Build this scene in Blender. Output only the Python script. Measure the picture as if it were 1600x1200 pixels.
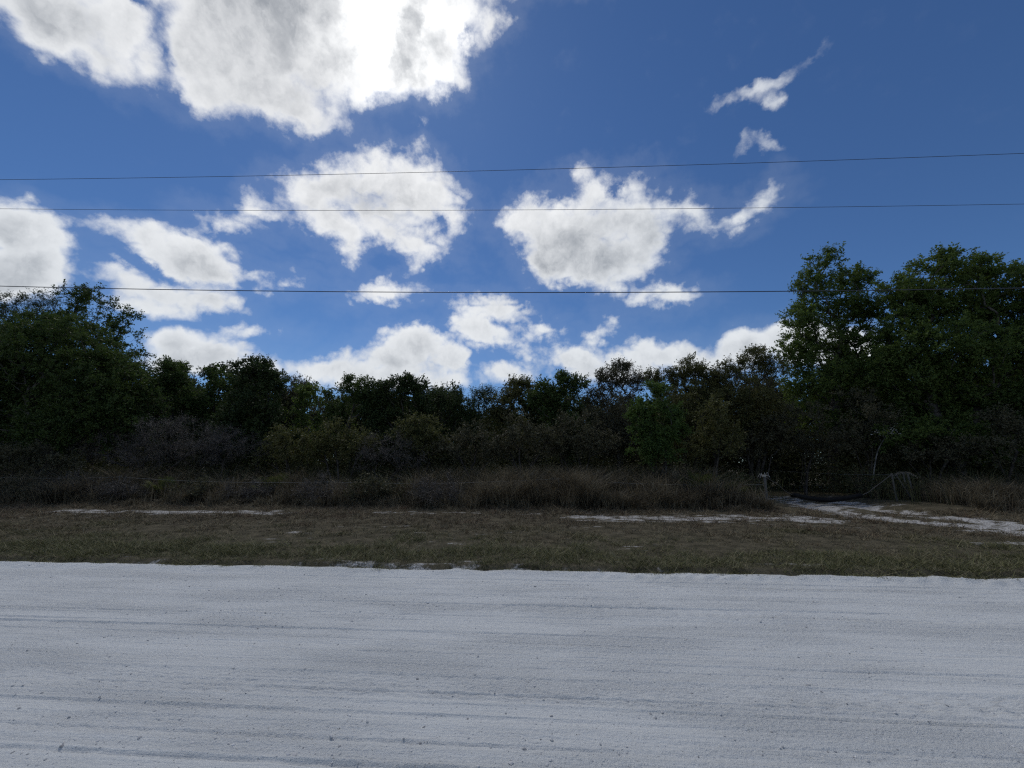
import bpy, math, random
import numpy as np
from mathutils import Vector, Matrix

# ------------------------------------------------------------------ clear
for o in list(bpy.data.objects):
    bpy.data.objects.remove(o, do_unlink=True)
scene = bpy.context.scene
COL = scene.collection
R = math.radians

# ------------------------------------------------------------------ camera
CAM_H, YAW, PITCH, FPX = 1.6, R(3.8), R(11.7), 601.0     # road runs along X, the wood lies ahead along +Y
cam_data = bpy.data.cameras.new('camera')
cam = bpy.data.objects.new('camera', cam_data)
COL.objects.link(cam)
cam.location = (0, 0, CAM_H)
cam.rotation_euler = (R(90) + PITCH, 0, YAW)
cam_data.sensor_width = 36
cam_data.lens = 36 * FPX / 1600
cam_data.clip_start = 0.05
cam_data.clip_end = 3000
scene.camera = cam

# ------------------------------------------------------------------ view
scene.render.engine = 'CYCLES'
scene.view_settings.view_transform = 'Standard'
scene.view_settings.look = 'None'
scene.view_settings.gamma = 1
scene.view_settings.use_curve_mapping = False
scene.view_settings.exposure = 0.0
scene.cycles.max_bounces = 5
scene.cycles.diffuse_bounces = 3
scene.cycles.use_adaptive_sampling = True
scene.cycles.adaptive_threshold = 0.01
scene.cycles.sample_clamp_indirect = 2.0
scene.cycles.use_denoising = False
scene.cycles.filter_width = 1.25

# ------------------------------------------------------------------ sun and sky
SUN_EL, SUN_AZ = R(53.5), R(-26.0)        # azimuth measured from +Y towards +X
sun_dir = Vector((math.sin(SUN_AZ) * math.cos(SUN_EL), math.cos(SUN_AZ) * math.cos(SUN_EL), math.sin(SUN_EL)))
sun_data = bpy.data.lights.new('sun', 'SUN')
sun_data.energy = 1.25
sun_data.angle = R(12)                    # the sun stands behind a cloud
sun_data.color = (1.0, 0.95, 0.88)
sun = bpy.data.objects.new('sun', sun_data)
COL.objects.link(sun)
sun.location = (0, 0, 60)
sun.rotation_euler = (-sun_dir).to_track_quat('-Z', 'Y').to_euler()

SKY_STRENGTH = 0.08
world = bpy.data.worlds.new('World')
scene.world = world
world.use_nodes = True


class Nodes:
    """small helper to write node trees"""
    def __init__(self, tree):
        self.t = tree
        tree.nodes.clear()

    def new(self, kind, **kw):
        n = self.t.nodes.new(kind)
        for k, v in kw.items():
            setattr(n, k, v)
        return n

    def put(self, sock, v):
        if v is None:
            return
        if isinstance(v, bpy.types.NodeSocket):
            self.t.links.new(v, sock)
        else:
            sock.default_value = v

    def m(self, op, a, b=None, c=None, clamp=False):
        n = self.new('ShaderNodeMath', operation=op, use_clamp=clamp)
        for i, v in enumerate((a, b, c)):
            self.put(n.inputs[i], v)
        return n.outputs[0]

    def v(self, op, a, b=None, scale=None):
        n = self.new('ShaderNodeVectorMath', operation=op)
        self.put(n.inputs[0], a)
        self.put(n.inputs[1], b)
        if scale is not None:
            self.put(n.inputs['Scale'], scale)
        return n.outputs['Value'] if op in ('DOT_PRODUCT', 'LENGTH', 'DISTANCE') else n.outputs['Vector']

    def noise(self, vec, scale, detail=4, rough=0.55, dist=0.0, lac=2.0, col=False):
        n = self.new('ShaderNodeTexNoise')
        self.put(n.inputs['Vector'], vec)
        self.put(n.inputs['Scale'], scale)
        self.put(n.inputs['Detail'], detail)
        self.put(n.inputs['Roughness'], rough)
        self.put(n.inputs['Lacunarity'], lac)
        self.put(n.inputs['Distortion'], dist)
        return n.outputs['Color' if col else 0]

    def ramp(self, x, a, b, lo=0.0, hi=1.0, smooth=True):
        n = self.new('ShaderNodeMapRange', interpolation_type='SMOOTHSTEP' if smooth else 'LINEAR')
        for i, v in enumerate((x, a, b, lo, hi)):
            self.put(n.inputs[i], v)
        return n.outputs[0]

    def mix(self, f, a, b, blend='MIX'):
        n = self.new('ShaderNodeMix', data_type='RGBA', blend_type=blend)
        self.put(n.inputs[0], f)
        for i, v in ((6, a), (7, b)):
            if isinstance(v, tuple) and len(v) == 3:
                v = v + (1,)
            self.put(n.inputs[i], v)
        return n.outputs[2]

    def sep(self, v):
        n = self.new('ShaderNodeSeparateXYZ')
        self.put(n.inputs[0], v)
        return n.outputs

    def comb(self, x, y, z=0.0):
        n = self.new('ShaderNodeCombineXYZ')
        for i, v in enumerate((x, y, z)):
            self.put(n.inputs[i], v)
        return n.outputs[0]


# directions of the sky are charted on a plane square to this fixed compass direction, 100 units = 9.4 degrees
cyw, syw, cp, sp_ = math.cos(YAW), math.sin(YAW), math.cos(PITCH), math.sin(PITCH)
AX_F = Vector((-syw * cp, cyw * cp, sp_))
AX_R = Vector((cyw, syw, 0))
AX_U = AX_R.cross(AX_F)


def ray(px, py):
    """direction of a chart point"""
    return (AX_F + AX_R * ((px - 800) / FPX) + AX_U * ((600 - py) / FPX)).normalized()


# cumulus lobes: x, y, half width, half height, turn in degrees (clockwise)
CLOUD = [
    # large bank under the sun
    (85, 18, 120, 62, 36), (150, 85, 62, 34, 44), (225, 90, 50, 30, 55), (60, -60, 260, 80, 0), (185, 40, 60, 60, 0),
    (330, 60, 85, 90, 30), (430, 20, 170, 120, 0), (400, 130, 110, 58, 20), (470, 165, 80, 40, 15), (330, 140, 60, 38, 40),
    (560, 60, 170, 100, 0), (640, 90, 100, 75, 0), (590, 135, 90, 40, 0), (690, 130, 48, 34, -25), (440, -80, 500, 110, 0),
    (765, 38, 34, 40, 20), (715, 30, 50, 70, 0),
    # dome in the middle
    (595, 325, 85, 30, 5),    (505, 290, 68, 42, -5), (590, 275, 80, 40, 0), (655, 295, 66, 44, 15), (703, 338, 24, 46, -12), (480, 312, 44, 30, 15),
    (525, 350, 62, 34, 35), (545, 388, 22, 30, 20), (610, 352, 62, 28, 5), (655, 374, 42, 26, 25), (672, 400, 28, 13, -20),
    (395, 322, 34, 20, -55), (350, 340, 42, 12, 15), (430, 330, 22, 14, 10),
    # broad one to the right of it
    (822, 342, 46, 38, -20), (890, 365, 90, 52, 10), (925, 318, 50, 36, -50), (905, 285, 24, 18, 10), (990, 298, 46, 20, -35),
    (985, 345, 75, 42, -20), (1010, 372, 52, 34, -25), (985, 398, 50, 32, 0), (925, 415, 92, 40, 0), (870, 400, 48, 45, 30), (1062, 318, 46, 22, 0), (1105, 345, 36, 13, -5),
    (1160, 330, 46, 14, -22), (1196, 303, 28, 15, -48), (960, 448, 30, 14, 0),
    # left edge
    (25, 360, 72, 46, 20), (75, 378, 42, 26, 20), (20, 425, 88, 48, 0), (60, 410, 46, 26, 0),
    # two layers left of centre
    (185, 360, 48, 16, 8), (235, 374, 62, 26, 12), (295, 395, 76, 40, 10), (330, 420, 48, 30, 15), (265, 395, 60, 30, 10), (195, 424, 36, 12, 20),
    (250, 452, 88, 18, 12), (320, 466, 48, 16, 15), (235, 474, 60, 14, 10), (398, 424, 28, 7, 0),
    # low ones
    (280, 535, 50, 24, 8), (335, 552, 66, 20, 5), (390, 575, 60, 14, 0), (375, 520, 38, 7, 0), (290, 565, 80, 22, 0),
    (598, 456, 52, 19, -4), (778, 480, 46, 24, 10), (740, 478, 34, 12, 20), (742, 508, 42, 30, 30), (782, 528, 34, 11, 0),
    (652, 540, 56, 28, 8), (620, 562, 62, 22, 0), (520, 576, 68, 16, 0), (600, 590, 120, 20, 0), (705, 558, 26, 26, 20), (697, 595, 32, 14, 0),
    (1036, 468, 44, 12, -6), (1002, 478, 16, 8, 0), (845, 516, 20, 11, 0), (928, 524, 19, 11, -25), (415, 446, 9, 5, 0), (955, 505, 12, 6, 0), (870, 545, 9, 6, 0), (825, 551, 11, 8, 0),
    (800, 584, 42, 14, 0), (900, 560, 46, 22, 0), (965, 577, 84, 20, 0), (1015, 550, 62, 20, -5), (1062, 556, 48, 20, 8),
    (1110, 570, 50, 14, 0), (1165, 542, 44, 28, -15), (1225, 525, 60, 24, -10), (1300, 545, 90, 30, 0),
    (456, 438, 11, 5, 0), (740, 318, 10, 12, 0),
]
CLOUD = [(x, y, a * 1.05, b * 1.15, t) if min(a, b) < 17 and y > 380 else (x, y, a, b, t) for (x, y, a, b, t) in CLOUD]
WISP = [(1192, 138, 52, 13, -24), (1206, 166, 17, 18, 20), (1140, 156, 28, 6, -20), (1118, 165, 7, 16, 15), (1162, 234, 22, 9, -55), (1204, 232, 26, 9, 15),
        (1255, 95, 40, 5, -35), (655, 205, 9, 12, 30), (500, 185, 46, 22, 0)]
HOLES = [(262, 95, 52, 5, 62), (214, 8, 14, 7, 40), (288, 150, 20, 6, 60), (686, 346, 9, 24, -28), (608, 408, 30, 18, 0), (575, 332, 40, 2.5, 8), (235, 415, 60, 6, 22),
         (690, 425, 16, 18, 0), (740, 60, 9, 40, 10), (760, 505, 26, 5, 20), (960, 300, 16, 12, -50), (215, 5, 18, 10, 20)]
THICK = [(645, 50, 26, 95, 5), (490, 20, 40, 50, 20), (380, 5, 80, 45, 20), (520, 90, 22, 45, 30), (690, 60, 16, 45, 0), (985, 365, 60, 20, -8), (880, 395, 52, 40, 10), (940, 405, 60, 30, 0), (310, 412, 56, 24, 10),
         (590, 300, 60, 20, 0), (800, 470, 34, 12, 0), (640, 566, 60, 11, 0), (970, 578, 80, 12, 0), (1070, 560, 40, 9, 0), (20, 420, 60, 20, 10), (340, 560, 60, 9, 0), (100, 40, 60, 14, 40), (260, 457, 60, 6, 10)]

N = Nodes(world.node_tree)
tc = N.new('ShaderNodeTexCoord')
D = N.v('NORMALIZE', tc.outputs['Generated'])
fwd = N.v('DOT_PRODUCT', D, tuple(AX_F))
inv = N.m('DIVIDE', FPX / 100, N.m('MAXIMUM', fwd, 0.08))
cx = N.m('MULTIPLY_ADD', N.v('DOT_PRODUCT', D, tuple(AX_R)), inv, 8.0)
cy = N.m('MULTIPLY_ADD', N.v('DOT_PRODUCT', D, tuple(AX_U)), N.m('MULTIPLY', inv, -1.0), 6.0)
elev = N.sep(D)[2]
# air turbulence bends the chart before the lobes are read
bend = N.v('SUBTRACT', N.noise(D, 7.5, 6, 0.6, col=True), (0.5, 0.5, 0.5))
fine = N.v('SUBTRACT', N.noise(D, 34.0, 5, 0.62, col=True), (0.5, 0.5, 0.5))
chart = N.comb(cx, cy)
grow = N.ramp(elev, 0.12, 0.75, 0.34, 1.2, smooth=False)     # detail shrinks with distance towards the horizon
chart = N.v('ADD', chart, N.v('SCALE', bend, scale=N.m('MULTIPLY', grow, 0.95)))
chart = N.v('ADD', chart, N.v('SCALE', fine, scale=N.m('MULTIPLY', grow, 0.30)))
chart = N.v('MULTIPLY', chart, (1, 1, 0))


# The lobes are summed here on a grid of the chart and split into products of one curve across and one curve up,
# so that the shader reads the whole chart from a few curve nodes.
GX = np.linspace(-1.0, 17.0, 256)
GY = np.linspace(-1.5, 7.5, 256)


def lobes(items, blend):
    X, Y = np.meshgrid(GX, GY)
    acc = None
    for (x, y, a, b, ang) in items:
        c, s_ = math.cos(R(ang)), math.sin(R(ang))
        dx, dy = X - x / 100, Y - y / 100
        k = min(a, b) / 100
        s = k * (1 - np.hypot((c * dx + s_ * dy) / (a / 100), (-s_ * dx + c * dy) / (b / 100)))
        if acc is None:
            acc = s
        else:
            h = np.maximum(blend - np.abs(acc - s), 0) / max(blend, 1e-6)
            acc = np.maximum(acc, s) + h ** 3 * blend / 6
    return acc


def chart_field(field, rank):
    base = float(field.min())
    U, S, Vt = np.linalg.svd(field - base, full_matrices=False)
    total = None
    fx = N.m('MULTIPLY_ADD', chart_x, 1 / 18.0, 1 / 18.0)
    fy = N.m('MULTIPLY_ADD', chart_y, 1 / 9.0, 1.5 / 9.0)
    vx, vy = N.comb(fx, fx, fx), N.comb(fy, fy, fy)
    for g in range(0, rank, 3):
        pair = []
        for vec, basis in ((vx, Vt), (vy, U.T)):
            n = N.new('ShaderNodeVectorCurve')
            mp = n.mapping
            mp.use_clip = False
            mp.clip_min_x, mp.clip_max_x = 0, 1
            for j in range(3):
                arr = basis[g + j] * math.sqrt(S[g + j])
                cv = mp.curves[j]
                pts = cv.points
                xs = np.linspace(0, 1, 128)
                ys = np.interp(xs, np.linspace(0, 1, 256), arr)
                for i in range(126):
                    pts.new(0.5, 0.0)
                for i in range(128):
                    pts[i].location = (float(xs[i]), float(ys[i]))
                    pts[i].handle_type = 'VECTOR'
            mp.update()
            N.put(n.inputs['Vector'], vec)
            pair.append(n.outputs[0])
        d = N.v('DOT_PRODUCT', *pair)
        total = d if total is None else N.m('ADD', total, d)
    return N.m('ADD', total, base)


chart_x, chart_y, _ = N.sep(chart)
Lh = np.maximum(lobes(HOLES, 0.02) * 2.5 + 0.05, 0)
F = chart_field(np.clip(lobes(CLOUD, 0.14) - Lh, -0.35, 0.8), 51)
Fw = chart_field(np.clip(lobes(WISP, 0.05), -0.12, 1), 12)
Ft = chart_field(np.clip(lobes(THICK, 0.2), -0.4, 1), 15)
# cloud between each chart point and the sun: it dims what lies behind it
SUNX, SUNY = 8 + FPX / 100 * sun_dir.dot(AX_R) / sun_dir.dot(AX_F), 6 - FPX / 100 * sun_dir.dot(AX_U) / sun_dir.dot(AX_F)
_F = np.clip(lobes(CLOUD, 0.14) - Lh, 0, 0.5)
_X, _Y = np.meshgrid(GX, GY)
_L = np.hypot(SUNX - _X, SUNY - _Y) + 1e-3
tau = np.zeros_like(_F)
for k in range(1, 11):
    st = np.minimum(0.07 * k, _L)
    ix = np.clip(np.round((_X + (SUNX - _X) / _L * st + 1) / 18 * 255).astype(int), 0, 255)
    iy = np.clip(np.round((_Y + (SUNY - _Y) / _L * st + 1.5) / 9 * 255).astype(int), 0, 255)
    tau += _F[iy, ix] * 0.07
Fs = chart_field(tau, 15)
# elsewhere in the sky the same sort of cumulus goes on
plane = N.v('DIVIDE', D, N.comb(N.m('ADD', elev, 0.25), N.m('ADD', elev, 0.25), 1.0))
gen = N.m('MULTIPLY', N.m('SUBTRACT', N.noise(plane, 2.6, 5, 0.5), 0.545), 4.0)
away = N.m('MAXIMUM', N.m('SUBTRACT', N.m('ABSOLUTE', N.m('SUBTRACT', cx, 8.0)), 8.6), N.m('SUBTRACT', 0.0, N.m('ADD', cy, 0.9)))
away = N.m('MAXIMUM', N.ramp(away, 0.0, 1.2), N.ramp(fwd, 0.35, 0.2))
F = N.m('ADD', N.m('MULTIPLY', F, N.m('SUBTRACT', 1.0, away)), N.m('MULTIPLY', gen, away))
# billows
bil = N.m('SUBTRACT', N.noise(D, 22.0, 8, 0.62), 0.5)
sunward = N.v('SCALE', N.v('SUBTRACT', tuple(sun_dir), D), scale=0.03)
bil_s = N.m('SUBTRACT', N.noise(N.v('ADD', D, sunward), 22.0, 4, 0.55), 0.5)
bil2 = N.m('SUBTRACT', N.noise(D, 70.0, 6, 0.65), 0.5)
crease = N.m('SUBTRACT', N.noise(N.v('ADD', D, N.v('SCALE', fine, scale=0.012)), N.ramp(elev, 0.15, 0.7, 26.0, 15.0), 1.5, 0.45), 0.5)
puff = N.m('MINIMUM', N.m('ABSOLUTE', crease), 0.16)          # rounded heads with creases between them
Fb = N.m('ADD', F, N.m('MULTIPLY', N.m('ADD', N.m('MULTIPLY_ADD', bil2, 0.30, N.m('MULTIPLY', bil, 0.75)), N.m('MULTIPLY_ADD', puff, 1.2, -0.03)), N.m('MULTIPLY', grow, 0.42)))
alpha = N.ramp(Fb, -0.06, N.ramp(elev, 0.25, 0.75, 0.11, 0.32))
wsp = N.m('MULTIPLY', N.ramp(N.m('ADD', Fw, N.m('MULTIPLY', bil, 0.22)), -0.04, 0.16), 0.85)
veil = N.m('MULTIPLY', N.ramp(Fb, -0.30, 0.0), 0.05)
cover = N.m('MAXIMUM', N.m('MAXIMUM', alpha, wsp), veil)
# backlit: thin rims let the sun through, thick middles go grey
toward = N.v('DOT_PRODUCT', D, tuple(sun_dir))
glow = N.m('POWER', N.ramp(toward, math.cos(R(12)), 1.0, smooth=False), 2.2)
near_sun = N.ramp(toward, math.cos(R(48)), 1.0)
body = N.ramp(N.m('ADD', F, N.m('MULTIPLY', N.m('MULTIPLY', bil, grow), 0.40)), 0.02, N.m('MULTIPLY', grow, 0.45))
thick = N.ramp(N.m('ADD', Ft, N.m('MULTIPLY', bil, 0.6)), -0.30, 0.42)
streaks = N.ramp(N.noise(N.v('ADD', N.v('MULTIPLY', D, (1.0, 1.0, 0.55)), N.v('SCALE', bend, scale=0.10)), 17.0, 7, 0.62), 0.34, 0.66)
shade = N.m('SUBTRACT', 1.0, N.m('EXPONENT', N.m('DIVIDE', N.m('MULTIPLY', N.m('MAXIMUM', Fs, 0.0), N.m('MULTIPLY_ADD', away, 6.0, -6.0)), grow)))
relief = N.m('MULTIPLY', N.m('SUBTRACT', bil_s, bil), 0.9)      # billows facing the sun are brighter
grey = N.m('ADD', N.m('MULTIPLY', body, N.m('MULTIPLY_ADD', streaks, -0.40, 0.42)), N.m('MULTIPLY', thick, N.m('MULTIPLY_ADD', streaks, -0.25, 0.52)))
grey = N.m('ADD', N.m('ADD', grey, N.m('MULTIPLY', N.m('MULTIPLY', shade, body), 0.45)), N.m('MULTIPLY', relief, body))
grey = N.m('ADD', grey, N.m('MULTIPLY', N.ramp(puff, 0.10, 0.0), N.m('MULTIPLY', body, 0.05)))
grey = N.ramp(grey, -0.05, 1.25, 0.0, 0.95, smooth=False)
lit = N.mix(near_sun, (0.78, 0.815, 0.855), (0.93, 0.94, 0.955))
dark = N.mix(near_sun, (0.27, 0.305, 0.355), (0.31, 0.335, 0.375))
cloud_col = N.mix(grey, lit, dark)
cloud_col = N.v('ADD', cloud_col, N.v('SCALE', N.comb(1.0, 0.99, 0.95), scale=N.m('MULTIPLY', glow, N.ramp(thick, 0.0, 1.0, 0.95, 0.10))))

sky = N.new('ShaderNodeTexSky', sky_type='NISHITA')
sky.sun_disc = False
sky.sun_elevation = SUN_EL
sky.sun_rotation = SUN_AZ
sky.altitude = 20
sky.air_density = 1.0
sky.dust_density = 0.1
sky.ozone_density = 4.0
skyc = N.v('MULTIPLY', sky.outputs[0], (0.52, 0.71, 0.93))
out = N.mix(cover, skyc, N.v('SCALE', cloud_col, scale=1 / SKY_STRENGTH))
bg = N.new('ShaderNodeBackground')
bg.inputs['Strength'].default_value = SKY_STRENGTH
N.put(bg.inputs['Color'], out)
wo = N.new('ShaderNodeOutputWorld')
N.t.links.new(bg.outputs[0], wo.inputs[0])

# ================================================================== helpers
rng = np.random.default_rng(11)
random.seed(5)


def tag(o, label=None, cat=None, group=None, kind=None):
    for k, v in (('label', label), ('category', cat), ('group', group), ('kind', kind)):
        if v:
            o[k] = v
    return o


def empty(name, loc=(0, 0, 0), rz=0.0):
    o = bpy.data.objects.new(name, None)
    COL.objects.link(o)
    o.location = loc
    o.rotation_euler = (0, 0, rz)
    o.empty_display_size = 0.3
    return o


def link(name, mesh, mat, parent=None):
    if not mesh.materials:
        mesh.materials.append(mat)
    o = bpy.data.objects.new(name, mesh)
    COL.objects.link(o)
    if parent:
        o.parent = parent
    return o


def mesh_from(name, verts, faces, smooth=False):
    """verts (n,3); faces: list of integer arrays (m,k), one array per polygon size"""
    me = bpy.data.meshes.new(name)
    verts = np.ascontiguousarray(verts, dtype=np.float32)
    faces = [np.asarray(f, dtype=np.int32) for f in faces if len(f)]
    me.vertices.add(len(verts))
    me.vertices.foreach_set('co', verts.ravel())
    loops = np.concatenate([f.ravel() for f in faces])
    counts = np.concatenate([np.full(len(f), f.shape[1], np.int32) for f in faces])
    starts = np.concatenate([[0], np.cumsum(counts)[:-1]]).astype(np.int32)
    me.loops.add(len(loops))
    me.loops.foreach_set('vertex_index', loops)
    me.polygons.add(len(counts))
    me.polygons.foreach_set('loop_start', starts)
    me.polygons.foreach_set('loop_total', counts)
    me.polygons.foreach_set('use_smooth', np.full(len(counts), smooth))
    me.update(calc_edges=True)
    return me


class Soup:
    """collects pieces of one mesh"""
    def __init__(self):
        self.v, self.f3, self.f4, self.n = [], [], [], 0

    def add(self, v, f3=None, f4=None):
        v = np.asarray(v, float)
        self.v.append(v)
        if f3 is not None and len(f3):
            self.f3.append(np.asarray(f3) + self.n)
        if f4 is not None and len(f4):
            self.f4.append(np.asarray(f4) + self.n)
        self.n += len(v)

    def mesh(self, name, smooth=False):
        fs = []
        if self.f3:
            fs.append(np.concatenate(self.f3))
        if self.f4:
            fs.append(np.concatenate(self.f4))
        return mesh_from(name, np.concatenate(self.v), fs, smooth)


def unit(a):
    return a / np.maximum(np.linalg.norm(a, axis=-1, keepdims=True), 1e-9)


def tube(soup, pts, rad, sides=6, cap=True):
    pts = np.asarray(pts, float)
    n = len(pts)
    rad = np.broadcast_to(np.asarray(rad, float), (n,))
    d = unit(np.gradient(pts, axis=0))
    ref = np.where(np.abs(d[:, 2:3]) < 0.9, np.array([[0, 0, 1.0]]), np.array([[1.0, 0, 0]]))
    if np.abs(d[:, 2]).min() < 0.9 < np.abs(d[:, 2]).max():
        ref = np.broadcast_to(np.array([[0.31, 0.77, 0.55]]), d.shape)
    a = unit(np.cross(d, ref))
    b = np.cross(d, a)
    th = np.arange(sides) * 2 * math.pi / sides
    ring = pts[:, None] + rad[:, None, None] * (a[:, None] * np.cos(th)[None, :, None] + b[:, None] * np.sin(th)[None, :, None])
    i = np.arange(n - 1)[:, None] * sides
    j = np.arange(sides)[None]
    k = (j + 1) % sides
    f4 = np.stack([i + j, i + k, i + sides + k, i + sides + j], -1).reshape(-1, 4)
    v = ring.reshape(-1, 3)
    f3 = None
    if cap:
        v = np.concatenate([v, pts[:1], pts[-1:]])
        j, k = j[0], k[0]
        f3 = np.concatenate([np.stack([k, j, np.full(sides, n * sides)], -1),
                             np.stack([(n - 1) * sides + j, (n - 1) * sides + k, np.full(sides, n * sides + 1)], -1)])
    soup.add(v, f3, f4)


_lat = np.random.default_rng(3).random((256, 256))


def vnoise(x, y):
    xi, yi = np.floor(x).astype(int), np.floor(y).astype(int)
    fx, fy = x - xi, y - yi
    fx, fy = fx * fx * (3 - 2 * fx), fy * fy * (3 - 2 * fy)
    g = lambda a, b: _lat[a & 255, b & 255]
    return (g(xi, yi) * (1 - fx) + g(xi + 1, yi) * fx) * (1 - fy) + (g(xi, yi + 1) * (1 - fx) + g(xi + 1, yi + 1) * fx) * fy


def fbm(x, y, octv=4, rough=0.5, off=0.0):
    """about -0.5 .. 0.5"""
    s, a, t = 0, 1.0, 0
    for k in range(octv):
        s = s + a * (vnoise(x * 2 ** k + 17.3 * k + off, y * 2 ** k + 41.7 * k - off) - 0.5)
        t += a
        a *= rough
    return s / t


def sstep(a, b, x):
    t = np.clip((x - a) / (b - a), 0, 1)
    return t * t * (3 - 2 * t)


def at(px, py, Y):
    """the point at distance Y beyond the camera's side of the road, seen in chart direction px, py"""
    d = AX_F + AX_R * ((px - 800) / FPX) + AX_U * ((600 - py) / FPX)
    t = Y / d.y
    return np.array([d.x * t, Y, CAM_H + d.z * t])


def m_per_px(px, Y):
    d = AX_F + AX_R * ((px - 800) / FPX) + AX_U * ((600 - 700) / FPX)
    return Y / d.y / FPX


# ================================================================== materials
def material(name):
    m = bpy.data.materials.new(name)
    m.use_nodes = True
    return m, Nodes(m.node_tree)


def finish(n, surf, disp=None):
    out = n.new('ShaderNodeOutputMaterial')
    n.t.links.new(surf, out.inputs['Surface'])


def principled(n, col, rough=0.8, spec=0.2, bump=None):
    p = n.new('ShaderNodeBsdfPrincipled')
    n.put(p.inputs['Base Color'], col + (1,) if isinstance(col, tuple) else col)
    n.put(p.inputs['Roughness'], rough)
    n.put(p.inputs['Specular IOR Level'], spec)
    if bump is not None:
        n.put(p.inputs['Normal'], bump)
    return p.outputs[0]


def bump(n, h, dist, strength=1.0):
    b = n.new('ShaderNodeBump')
    b.inputs['Distance'].default_value = dist
    b.inputs['Strength'].default_value = strength
    n.put(b.inputs['Height'], h)
    return b.outputs[0]


def leaf_mat(name, c1, c2, trans=0.3, patch=1.3, through=(1.25, 1.4, 0.65), k=1.45, bias=1.0):
    c1, c2 = tuple(x * k for x in c1), tuple(x * k for x in c2)
    m, n = material(name)
    g = n.new('ShaderNodeNewGeometry')
    pos = g.outputs['Position']
    rnd = g.outputs['Random Per Island']
    f = n.m('ADD', n.m('MULTIPLY', n.m('POWER', rnd, bias), 0.65), n.m('MULTIPLY', n.ramp(n.noise(pos, patch, 3), 0.35, 0.65), 0.45), clamp=True)
    col = n.mix(f, c1, c2)
    p = principled(n, col, 0.6, 0.16)
    t = n.new('ShaderNodeBsdfTranslucent')
    n.put(t.inputs['Color'], n.mix(0.5, col, tuple(min(1, x * y) for x, y in zip(c2, through))))
    mx = n.new('ShaderNodeMixShader')
    mx.inputs[0].default_value = trans
    n.t.links.new(p, mx.inputs[1])
    n.t.links.new(t.outputs[0], mx.inputs[2])
    finish(n, mx.outputs[0])
    return m


def bark_mat(name, c1, c2):
    m, n = material(name)
    tcn = n.new('ShaderNodeTexCoord')
    v = n.v('MULTIPLY', tcn.outputs['Object'], (1, 1, 0.25))
    h = n.noise(v, 24, 5, 0.6)
    f = n.ramp(n.noise(tcn.outputs['Object'], 5, 4), 0.38, 0.62)
    finish(n, principled(n, n.mix(f, c1, c2), 0.9, 0.1, bump(n, h, 0.02, 0.8)))
    return m


M = {}
M['oak'] = leaf_mat('oak_leaves', (0.028, 0.045, 0.015), (0.060, 0.085, 0.025))
M['dark'] = leaf_mat('dark_oak_leaves', (0.022, 0.034, 0.014), (0.045, 0.062, 0.022), 0.22)
M['fresh'] = leaf_mat('fresh_oak_leaves', (0.042, 0.068, 0.018), (0.088, 0.118, 0.034), 0.4, k=1.5)
M['olive'] = leaf_mat('olive_scrub_leaves', (0.045, 0.050, 0.020), (0.095, 0.092, 0.036), 0.25)
M['dusty'] = leaf_mat('dusty_scrub_leaves', (0.042, 0.042, 0.026), (0.082, 0.077, 0.045), 0.2, 1.3, (1.1, 1.15, 0.7))
M['thicket'] = leaf_mat('thicket_leaves', (0.028, 0.034, 0.015), (0.062, 0.064, 0.030), 0.2)
M['green'] = leaf_mat('bright_green_leaves', (0.036, 0.060, 0.018), (0.068, 0.104, 0.028), 0.3, k=1.55)
M['brush'] = leaf_mat('dry_brush_twigs', (0.058, 0.052, 0.046), (0.115, 0.100, 0.085), 0.05)
M['bark'] = bark_mat('grey_brown_bark', (0.055, 0.047, 0.040), (0.13, 0.12, 0.105))
M['pale_bark'] = bark_mat('pale_lichen_bark', (0.07, 0.065, 0.058), (0.20, 0.19, 0.17))
M['dark_bark'] = bark_mat('dark_scrub_bark', (0.035, 0.031, 0.027), (0.085, 0.076, 0.066))
M['palm'] = leaf_mat('palmetto_leaf', (0.045, 0.060, 0.016), (0.100, 0.105, 0.032), 0.25)
M['dead_palm'] = leaf_mat('dead_palmetto_leaf', (0.10, 0.085, 0.065), (0.20, 0.18, 0.15), 0.2)
M['pale_leaf'] = leaf_mat('pale_dry_leaf', (0.26, 0.25, 0.22), (0.5, 0.48, 0.42), 0.2, 1.3, (0.8, 0.8, 0.7), 1.0)
M['dry'] = leaf_mat('dry_tall_grass', (0.028, 0.024, 0.016), (0.340, 0.290, 0.195), 0.22, 1.6, (0.85, 0.8, 0.7), 0.85, 2.4)

# short verge grass: greener towards the road, browner and redder towards the wood
m, n = material('verge_grass')
g = n.new('ShaderNodeNewGeometry')
px_, py_, pz_ = n.sep(g.outputs['Position'])
mott = n.noise(g.outputs['Position'], 0.55, 4, 0.6)
back = n.ramp(n.m('ADD', py_, n.m('MULTIPLY', n.m('SUBTRACT', mott, 0.5), 9.0)), 7.4, 10.6)
gcol = n.mix(back, (0.114, 0.118, 0.044), (0.122, 0.088, 0.055))
red = n.ramp(n.noise(g.outputs['Position'], 0.9, 3, 0.6), 0.50, 0.68)
gcol = n.mix(n.m('MULTIPLY', n.m('MULTIPLY', red, back), 0.7), gcol, (0.135, 0.072, 0.050))
gcol = n.mix(n.m('MULTIPLY', n.m('POWER', g.outputs['Random Per Island'], 2.0), 0.85), gcol, (0.32, 0.28, 0.18))
gcol = n.mix(1.0, gcol, n.mix(n.noise(g.outputs['Position'], 2.2, 4, 0.65), (0.55, 0.55, 0.55), (1.45, 1.45, 1.45)), 'MULTIPLY')
finish(n, principled(n, gcol, 0.8, 0.1))
M['verge'] = m

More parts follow.
